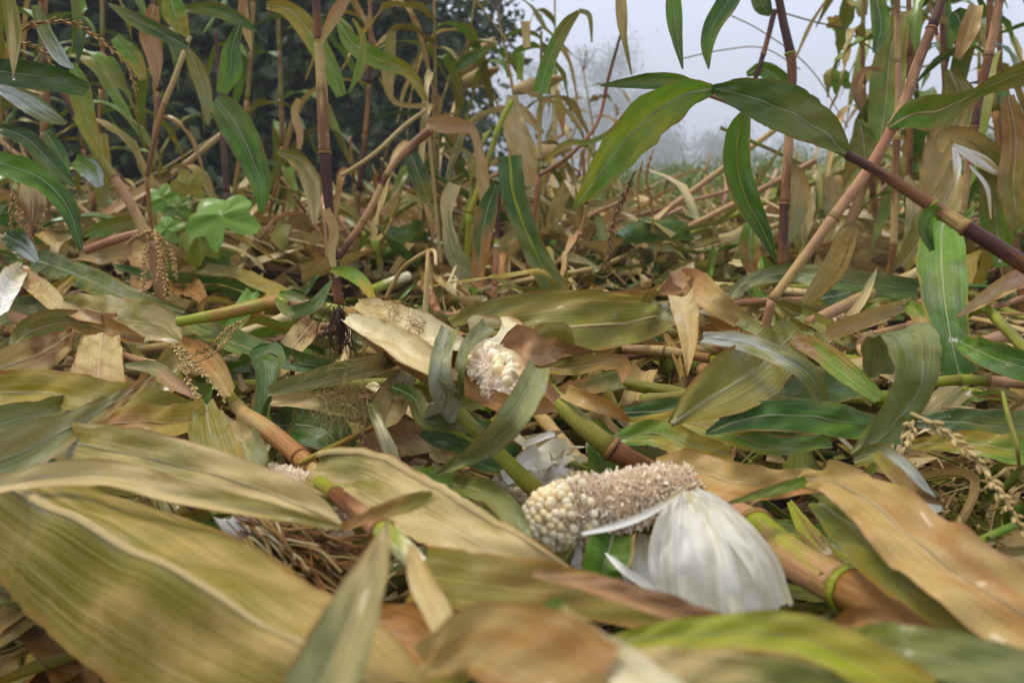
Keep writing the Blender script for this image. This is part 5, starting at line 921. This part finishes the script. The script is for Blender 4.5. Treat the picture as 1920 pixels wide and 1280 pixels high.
# squash vine
def squash_leaf(label, c, size, tilt, spin, d, A='green', B='lime', par=None):
    n = 60; r = np.random.RandomState(seed()); ctr = at_d(c[0], c[1], d); s = size * d / FP; V = [[0, 0, 0]]; F = []; uv = [[.5, 0]]
    rings = 6
    for k in range(1, rings + 1):
        for j in range(n):
            a = 2 * math.pi * j / n; lobes = 1 - .30 * abs(math.cos(2.5 * a + .0)) ** 3 - (.45 * math.exp(-((a - math.pi * 1.5) / .22) ** 2)); rad = lobes * k / rings * (1 + (.03 * r.randn() if k == rings else 0))
            ve = abs(math.cos(2.5 * (a + math.pi / 5))) ** 6
            z = -.25 * rad ** 2 + .05 * math.sin(a * 7 + 1) * rad + .05 * math.sin(3 * a) - .05 * ve * math.sin(k / rings * 3)
            V.append([math.cos(a) * rad, math.sin(a) * rad, z]); uv.append([.5 + .4 * math.sin(a) * k / rings, rad * .1])
    for j in range(n): F.append([0, 1 + j, 1 + (j + 1) % n])
    for k in range(rings - 1):
        for j in range(n): a_, b_ = 1 + k * n + j, 1 + k * n + (j + 1) % n; F.append([a_, a_ + n, b_ + n, b_])
    from mathutils import Matrix
    M = np.array(Matrix.Rotation(R(spin[1]), 3, 'Z') @ Matrix.Rotation(R(tilt), 3, 'X') @ Matrix.Rotation(R(spin[0]), 3, 'Z')); V = np.array(V) * s @ M.T
    o = link('squash_leaf', newmesh('squash_leaf', V, F, np.array(uv), np.full(len(V), .3), leafmat(A, B, 'lime', .1, .5, .4, .05)), None, ctr); tag(o, label, 'squash leaf', 'squash vine leaves'); THINGS.append(o); return o
squash_leaf('large lobed light green squash leaf facing the viewer', (415, 405), 70, 48, (20, 5), 1.95, 'leafy', 'leafy')
squash_leaf('bright yellow green squash leaf under the large lobed one', (372, 442), 58, 70, (80, -20), 2.0, 'lime', 'green')
squash_leaf('round yellowish squash leaf standing above the others', (352, 348), 34, 80, (0, 10), 2.15, 'yellow', 'green')
squash_leaf('small dull squash leaf left of the large lobed one', (305, 372), 36, 60, (40, 10), 2.2, 'leafy', 'green')
squash_leaf('small squash leaf between the round one and the large one', (330, 390), 30, 65, (10, -10), 2.1, 'green', 'sage')
squash_leaf('pale squash leaf low on the left of the vine', (312, 430), 34, 55, (70, 0), 2.0, 'leafy', 'green')
squash_leaf('rounded green leaf at the left edge of the frame', (-2, 405), 30, 75, (0, 20), 1.3, 'mid', 'green')
squash_leaf('squash leaf in shade below the bright yellow green one', (400, 470), 44, 60, (120, 15), 2.1, 'green', 'leafy')
squash_leaf('small lobed leaf against the sky at right', (1575, 150), 26, 75, (10, 0), 2.6, 'green', 'lime')
squash_leaf('tiny yellowish leaf on the vine against the sky', (1565, 42), 16, 80, (30, 0), 2.6, 'yellow', 'tan')
stem('thin vine crossing the sky at the upper right', [(1470, 25, 2.6), (1530, 42, 2.6), (1580, 55, 2.6), (1640, 95, 2.6)], [1.6, 1.6, 1.6, 1.6], [(1, 'olive', 'darkbrown')], d=2.6, nodes=False, name='vine', cat='vine', group='thin stems against the sky')
stem('long grass stem arching across the sky at right', [(1350, 20, 2.4), (1430, 60, 2.4), (1520, 130, 2.4), (1590, 240, 2.4)], [1.2, 1.2, 1.2, 1.2], [(1, 'olive', 'tan')], d=2.4, nodes=False, name='grass_stem', cat='grass stem', group='thin stems against the sky')
stem('fine grass stem bending left over the arched leaf', [(1280, 110, 2.4), (1350, 95, 2.4), (1430, 90, 2.4), (1500, 130, 2.4)], [1.2, 1.2, 1.2, 1.2], [(1, 'olive', 'tan')], d=2.4, nodes=False, name='grass_stem', cat='grass stem', group='thin stems against the sky')
# drops
DM = None
def drop(label, x, y, d):
    s = NB('water') if 'water' not in MC else None
    if s: MC['water'] = s.out(s.n('ShaderNodeBsdfPrincipled', {'Base Color': (1, 1, 1, 1), 'Roughness': .02, 'Transmission Weight': 1.0, 'IOR': 1.33}).outputs[0])
    V, F = ellip(12, 8, .0016, .0016, .002); o = link('water_drop', newmesh('water_drop', V, F, mat=MC['water']), None, at_d(x, y, d)); tag(o, label, 'water drop', 'rain drops on leaf tips')
drop('rain drop under the tip of the arched bright green leaf', 1050, 418, .9); drop('rain drop hanging from the pale olive tip in the corner', 25, 147, .85); drop('rain drop at the end of the short drooping tassel', 103, 155, .94); drop('rain drop clinging under the slanting purple stem', 1875, 488, .9)
# ---- plants behind
LM = [('green', 'olive'), ('green', 'yellow'), ('tan', 'straw'), ('olive', 'tan'), ('mid', 'green'), ('pink', 'tan'), ('brown', 'tan'), ('straw', 'grey')]
def pl(label, x, y, top, d, hgt_=1.6, **kw):
    b = at_d(x, 640, d); b = np.array([b[0], b[1], 0.03]); t = at_d(top[0], top[1], d); sc = hgt_ / max(t[2] - b[2], .05)
    t = b + (t - b) * (sc if kw.pop('stretch', True) else 1)
    return plant(label, b, t, **kw)
rr_ = random.Random(4)
LEFTP = [(30, 2.0, 'at the left edge, nearest of the standing corn'), (110, 2.5, 'left behind the drooping brown tassel'), (175, 3.0, 'right of the drooping brown tassel'), (250, 2.7, 'above the dangling tassel bunch'), (420, 2.8, 'behind the wet shiny green leaf'), (545, 2.9, 'close on the left of the red stalk'), (655, 2.8, 'close on the right of the red stalk'), (90, 3.8, 'deep in the left corner of the patch'), (215, 4.2, 'far back on the left'), (30, 5.2, 'farthest back at the left edge')]
for i, (x, d, wh) in enumerate(LEFTP):
    pl('standing half dry corn plant ' + wh, x, 0, (x + rr_.uniform(-50, 50), -120), d, rr_.uniform(1.3, 1.8), r0=.011, leaves=rr_.randint(8, 11), seedn=20 + i, lmats=[('green', 'olive'), ('green', 'yellow'), ('mid', 'green'), ('sage', 'mid'), ('olive', 'green'), ('olive', 'tan'), ('tan', 'brown')], group='standing corn plants at the left', mats=(('mauve', 'brown'), ('olive', 'mauve'), ('olive', 'brown')) if i % 3 else (('purple', 'mauve'), ('brown', 'mauve')))
for i, (x, d, hh, wh) in enumerate([(830, 2.7, .85, 'at the left of the centre clump'), (870, 3.0, .95, 'in the heart of the centre clump'), (905, 2.8, .80, 'with bleached husks in the centre clump'), (1025, 3.8, 1.0, 'with a bare tassel against the sky'), (1075, 4.8, .8, 'right of the centre clump before the hazy trees')]):
    pl('dry corn plant ' + wh, x, 0, (x + rr_.uniform(-30, 30), 100), d, hh * (1.1 + .1 * d / 3), r0=.009, leaves=rr_.randint(12, 16), seedn=50 + i, lmats=[('olive', 'straw'), ('straw', 'grey'), ('olive', 'tan'), ('green', 'olive'), ('sage', 'olive'), ('tan', 'straw')], ll=.46, lw=.055, tas=6 if i in (3, 4, 2) else 0, ears=2 if i in (1, 2) else 0, group='dry corn plants in the centre clump', mats=(('olive', 'mauve'), ('olive', 'brown')))
for i, (x, d, wh) in enumerate([(1655, 2.5, 'at the left end of the right hand row'), (1700, 2.2, 'behind the leaning pink stalk'), (1760, 2.6, 'between the leaning pink stalk and the corner'), (1815, 2.1, 'behind the opened ear husk'), (1870, 2.4, 'near the right edge'), (1930, 1.9, 'nearest at the right edge'), (1720, 3.2, 'further back on the right'), (1850, 3.4, 'far back at the right edge'), (1640, 3.5, 'far back near the hanging green leaf')]):
    pl('standing olive leaved corn plant ' + wh, x, 0, (x + rr_.uniform(-30, 40), -120), d, rr_.uniform(1.2, 1.6), r0=.011, leaves=rr_.randint(9, 12), seedn=80 + i, lmats=[('olive', 'green'), ('olive', 'tan'), ('green', 'olive'), ('mid', 'green'), ('tan', 'straw')], group='standing corn plants at the right', mats=(('mauve', 'brown'), ('olive', 'mauve')), tas=5 if i in (4, 6) else 0)
# low leaning broken stalks between
LOW = []
for i in range(30):
    d = rr_.uniform(2.2, 6.0); x = rr_.choice([rr_.uniform(0, 700), rr_.uniform(650, 1000), rr_.uniform(1350, 1900)]); b = at_d(x, 640, d); b = np.array([b[0], b[1], .05]); a = rr_.uniform(0, 6.28); hh = rr_.uniform(.15, .5)
    if 1050 < x < 1350: hh *= .5
    side = ['left', 'centre', 'right'][min(2, int(x / 640))]
    LOW.append(plant('low', b, b + np.array([math.cos(a) * .35, math.sin(a) * .3, hh]), .009, rr_.randint(4, 7), seedn=200 + i, lmats=[('tan', 'straw'), ('straw', 'grey'), ('olive', 'tan'), ('pink', 'tan'), ('brown', 'tan'), ('green', 'olive')], ll=.36, lw=.045, group='low snapped corn plants', mats=(('pink', 'tan'), ('mauve', 'pink'))))
# ---- weeds and grass bank beyond, right
def weeds():
    r = np.random.RandomState(9); mg = Merge()
    mats = [leafmat('green', 'lime', spots=.1, dirt=.1), leafmat('sage', 'green', spots=.1, dirt=.1), leafmat('yellow', 'green', spots=.1, dirt=.2), leafmat('mid', 'green', spots=.1, dirt=.1)]
    def blade(p, l, w, m, lean):
        a = r.rand() * 6.28; o = np.array([math.cos(a), math.sin(a), 0]); t = np.linspace(0, 1, 5)[:, None]; P = p + o * lean * l * t ** 2 + np.array([0, 0, 1]) * l * (t - .35 * lean * t ** 2)
        c = np.array([-o[1], o[0], 0]); ws = (w * (1 - t) ** .6 + .0004); V = np.stack([P - c * ws, P + c * ws], 1).reshape(-1, 3)
        uv = np.stack([np.tile([0.2, .8], 5), np.repeat(np.linspace(0, l, 5), 2) + r.rand() * 30], 1); mg.add(V, gridF(5, 2), uv, np.full(10, r.rand()), m)
    for k in range(9000):
        y = r.uniform(3.8, 17); px_ = r.uniform(1100, 2100) if r.rand() < .8 else r.uniform(200, 1300); x = (px_ - 960) / FP * y
        hmx = np.interp(px_, [200, 1100, 1280, 1400, 1550, 1700, 2100], [.3, .42, .55, .62, .7, .85, .95]) * (0.35 + y / 11); blade(np.array([x, y, 0.02]), hmx * r.uniform(.3, 1.1) if px_ > 1100 else r.uniform(.1, .25), r.uniform(.002, .006) * (y / 6), mats[r.randint(4)], r.uniform(.1, .9))
    for k in range(9000):     # broad leaves of weeds
        y = r.uniform(3.6, 17); px_ = r.uniform(1080, 2100) if r.rand() < .8 else r.uniform(0, 1300); x = (px_ - 960) / FP * y; hmx = np.interp(px_, [0, 1100, 1280, 1400, 1550, 1700, 2100], [.3, .28, .4, .5, .6, .8, .9]) * (0.35 + y / 11)
        p_ = np.array([x, y, hmx * r.rand() ** .7]); s_ = r.uniform(.01, .03) * (.6 + y / 12); u = nrm(r.randn(3) + [0, 0, .2]); v = nrm(np.cross(u, r.randn(3)))
        V = np.array([p_ - u * s_, p_ + v * s_ * .5, p_ + u * s_, p_ - v * s_ * .5]); mg.add(V, np.array([[0, 1, 2, 3]]), np.array([[.5, 0], [.9, .01], [.5, .02], [.1, .01]]) + [0, r.rand() * 30], np.full(4, r.rand()), mats[r.randint(4)])
    tag(mg.build('weeds'), 'green weeds and grasses growing beyond the trampled corn', None, kind='stuff')
weeds()
# ---- trees
def tree(label, x, y, H, crown_r, crown_c, n, A, B, leafs=.06, seedn=1, group=None, dense=1.0, name='tree'):
    r = np.random.RandomState(seedn); root = empty(name, (x, y, 0), label, 'tree', group); THINGS.append(root)
    bark = stemmat('darkbrown', 'brown'); P = spline([[0, 0, -.1], [.1 * r.randn(), .1 * r.randn(), H * .4], [.2 * r.randn(), .2 * r.randn(), H * .9]], 16); V, F, uv, g = tubegeo(P, np.linspace(H * .022, H * .004, 16), 8, seed=seedn); link('trunk', newmesh('trunk', V, F, uv, g, bark), root)
    mg = Merge(); cl = []
    for k in range(26):
        i = r.randint(4, 15); a = r.rand() * 6.28; el = r.uniform(-.1, .9); l = crown_r * r.uniform(.5, 1.05) * (1.1 - .4 * i / 15); S = spline([P[i], P[i] + np.array([math.cos(a), math.sin(a), el]) * l * .5, P[i] + np.array([math.cos(a), math.sin(a), el * .8]) * l + [0, 0, -.05 * l]], 8)
        V, F, uv, g = tubegeo(S, np.linspace(H * .008, H * .001, 8), 5, seed=k, caps=False); mg.add(V, F, uv, g, bark); cl += [S[3], S[5], S[7], S[6]]
    l_ = mg.build('limbs', root); 
    cl = np.array(cl); low = np.array([[r.uniform(-1, 1) * crown_r * .8, r.uniform(-.6, .6) * crown_r, r.uniform(.0, .5) * H] for _ in range(int(50 * dense))]); cl = np.vstack([cl, low]) if dense >= 1 else cl
    k = r.randint(0, len(cl), n); sg = crown_r * .16; c = cl[k] + r.randn(n, 3) * sg * r.uniform(.5, 1.3, (n, 1)); u = nrm(r.randn(n, 3)); v = nrm(np.cross(u, r.randn(n, 3))); s_ = leafs * r.uniform(.5, 1.3, (n, 1))
    V = np.stack([c - u * s_, c + v * s_ * .55, c + u * s_, c - v * s_ * .55], 1).reshape(-1, 3); V[:, 2] = np.maximum(V[:, 2], .0); F = np.arange(4 * n).reshape(-1, 4)
    uv = np.tile(np.array([[.5, 0], [.9, .01], [.5, .02], [.1, .01]]), (n, 1)) + np.repeat(np.stack([np.zeros(n), r.rand(n) * 30], 1), 4, 0)
    o = link('crown', newmesh('crown', V, F, uv, np.repeat(r.rand(n), 4), leafmat(A, B, spots=0, dirt=0, rough=.6)), root); tag(o, None, None, kind='stuff'); return root
WD = 'dark trees at the left edge of the field'
tree('dense dark tree behind the left part of the corn', -6.0, 8.8, 5.6, 1.95, 4, 26000, 'conifer', 'dark', .085, 1, WD)
tree('dense dark tree behind the thin tan cane', -3.9, 8.3, 5.3, 1.85, 4, 26000, 'conifer', 'dark', .085, 2, WD)
tree('dense dark tree behind the red stalk', -2.4, 8.9, 5.6, 1.8, 4, 26000, 'conifer', 'dark', .085, 3, WD)
tree('dark tree whose edge lets the sky through left of the centre clump', -1.35, 10.4, 5.4, 1.35, 4, 20000, 'conifer', 'dark', .06, 4, WD)
tree('tall dark tree furthest back at the left', -4.6, 11.5, 7.5, 2.9, 4, 34000, 'conifer', 'conifer', .13, 5, WD)
tree('dark tree low behind the centre of the dense ones', -3.2, 12.5, 6.0, 2.6, 4, 26000, 'conifer', 'conifer', .12, 7, WD)
tree('dark tree just outside the left edge of the dense ones', -8.2, 9.5, 5.6, 2.0, 4, 16000, 'conifer', 'dark', .08, 6, WD)
HZ = 'hazy trees in the mist'
for i, (x, y, H, cr, lb) in enumerate([(5.5, 172, 25.0, 10.5, 'hazy round tree right behind the centre clump'), (21, 182, 32, 11, 'tallest misty tree with feathery top right of centre'), (-11, 175, 24, 11.5, 'hazy tree behind the dry centre clump'), (30, 190, 19, 9.5, 'low misty tree at the right of the hazy group'), (12.5, 205, 19, 10.0, 'faint misty tree between the two nearer hazy ones')]):
    tree(lb, x, y, H, cr, 4, 10000, 'mid', 'dark', .3, 30 + i, HZ, dense=1.0 if i != 1 else .6)
for i, x in enumerate([28, 42, 56, 74, 95, -30, -50, -72]):
    tree(['first', 'second', 'third', 'fourth', 'last', 'nearest left hand', 'middle left hand', 'farthest left hand'][i] + ' low bush outward from the misty trees', x, 150 + (i % 3) * 10, 6.0 + (i % 2) * 2, 7.5, 4, 4000, 'sage', 'mid', .3, 60 + i, 'bushes on the misty horizon', name='bush')
# ---- mist
V = []; hz = bpy.data.meshes.new('haze')
x0, x1, y0, y1, z0, z1 = -270, 270, -8, 330, -1.2, 36
hz.from_pydata([(x0, y0, z0), (x1, y0, z0), (x1, y1, z0), (x0, y1, z0), (x0, y0, z1), (x1, y0, z1), (x1, y1, z1), (x0, y1, z1)], [], [(0, 3, 2, 1), (4, 5, 6, 7), (0, 1, 5, 4), (1, 2, 6, 5), (2, 3, 7, 6), (3, 0, 4, 7)])
s = NB('haze'); vo = s.n('ShaderNodeVolumePrincipled', {'Color': (.9, .94, 1, 1), 'Density': HAZE}); s.n('ShaderNodeOutputMaterial', {1: vo.outputs[0]}); hz.materials.append(s.m)
o = link('haze', hz); tag(o, None, None, kind='stuff')
# ================================================================ labels of the single fallen leaves: by colour, form and neighbour
LAND = [('the white husk', 1350, 1050), ('the bare cob', 1130, 950), ('the husked ear', 800, 640), ('the kernels of the ear', 930, 700), ('the thick red stalk', 1430, 1000), ('the huge corner leaf', 300, 1080), ('the broken cob', 520, 915), ('the wide straw stub', 185, 710),
        ('the pale tassel pair', 360, 700), ('the stalk collar', 1045, 750), ('the broad olive leaf', 1080, 610), ('the folded tan leaf', 1290, 550), ('the open leaf loop', 1700, 700), ('the wet olive leaf', 1380, 720), ('the glossy green leaf', 1500, 785), ('the ruffled brown leaf', 1720, 1010),
        ('the braided tassel', 1830, 870), ('the foot of the red upright stalk', 632, 560), ('the bent green stalk', 430, 590), ('the dangling tassel bunch', 290, 500), ('the white husk bulb', 25, 540), ('the black spotted leaf', 60, 670), ('the orange brown fold', 990, 1220), ('the green joint', 820, 1090),
        ('the torn leaf', 950, 1100), ('the upright green leaf', 1770, 560), ('the leaning pink stalk foot', 1450, 560), ('the green leaf halves', 950, 480), ('the large squash leaf', 415, 405), ('the sage corner leaf', 1800, 1230), ('the rusty edged leaf', 1450, 1190), ('the dark hollow', 720, 840), ('the straw husk tube', 1630, 600), ('the arching grey leaf', 1480, 515)]
LAND2 = [('the red upright stalk', 618, 380), ('the large squash leaf', 415, 405), ('the leaning tan and green stalk', 235, 365), ('the bright curving leaf at left', 100, 370), ('the leaning pinkish stalk', 720, 340), ('the centre clump', 860, 300), ('the green leaf halves', 950, 420), ('the dark twisted tassel', 1150, 420), ('the dark purple stalk', 1472, 380), ('the hanging green leaf', 1400, 400), ('the leaning pink stalk', 1580, 385), ('the opened ear husk', 1790, 330), ('the right edge', 1905, 400), ('the arched green leaf tip', 1080, 380), ('the hazy trees', 1100, 300)]
used = {}
for o in LOW: FILL.append((o, np.array(o.location) + [0, 0, .2], '', 7, .5))
for o, c, cn, hh, ln in FILL:
    x, y, _ = proj(c); x = float(x); y = float(y)
    nm, lx, ly = min(LAND2 if hh == 7 else LAND, key=lambda q: (q[1] - x) ** 2 + (q[2] - y) ** 2); dx, dy = x - lx, y - ly
    rel = ('left of' if dx < 0 else 'right of') if abs(dx) > abs(dy) else ('above' if dy < 0 else 'below')
    if hh == 7: rel = 'behind' if abs(dx) < 25 else ('left of' if dx < 0 else 'right of')
    cw = CNAME.get(cn, cn)
    lb = ('low snapped corn plant %s %s' % (rel, nm)) if hh == 7 else ('%s stalk lying %s %s' % (cw, rel, nm)) if hh == 9 else '%s %s leaf %s %s' % ('flat' if hh < .05 else ('long arched' if ln > .3 else 'short arched'), cw, rel, nm)
    used.setdefault(lb, []).append((o, x, y))
for lb, L_ in used.items():
    L_.sort(key=lambda q: q[1]); n_ = len(L_); cnt = ['', '', 'two', 'three', 'four', 'five', 'six', 'seven', 'eight', 'nine', 'ten'][min(n_, 10)]
    for i, (o, x, y) in enumerate(L_):
        sfx = '' if n_ == 1 else ', %s of %s' % (('left' if i == 0 else 'right' if i == n_ - 1 else ('second', 'third', 'fourth', 'fifth', 'sixth', 'seventh', 'eighth')[i - 1]), cnt)
        k = 'corn plant' if lb.startswith('low') else 'corn stalk' if 'stalk lying' in lb else 'corn leaf'
        tag(o, ' '.join((lb.replace('one of', '') + sfx).replace('foot of the red upright stalk', 'red stalk foot').split()), k, {'corn plant': 'low snapped corn plants', 'corn stalk': 'broken corn stalks in the litter'}.get(k, LEAFGROUP))
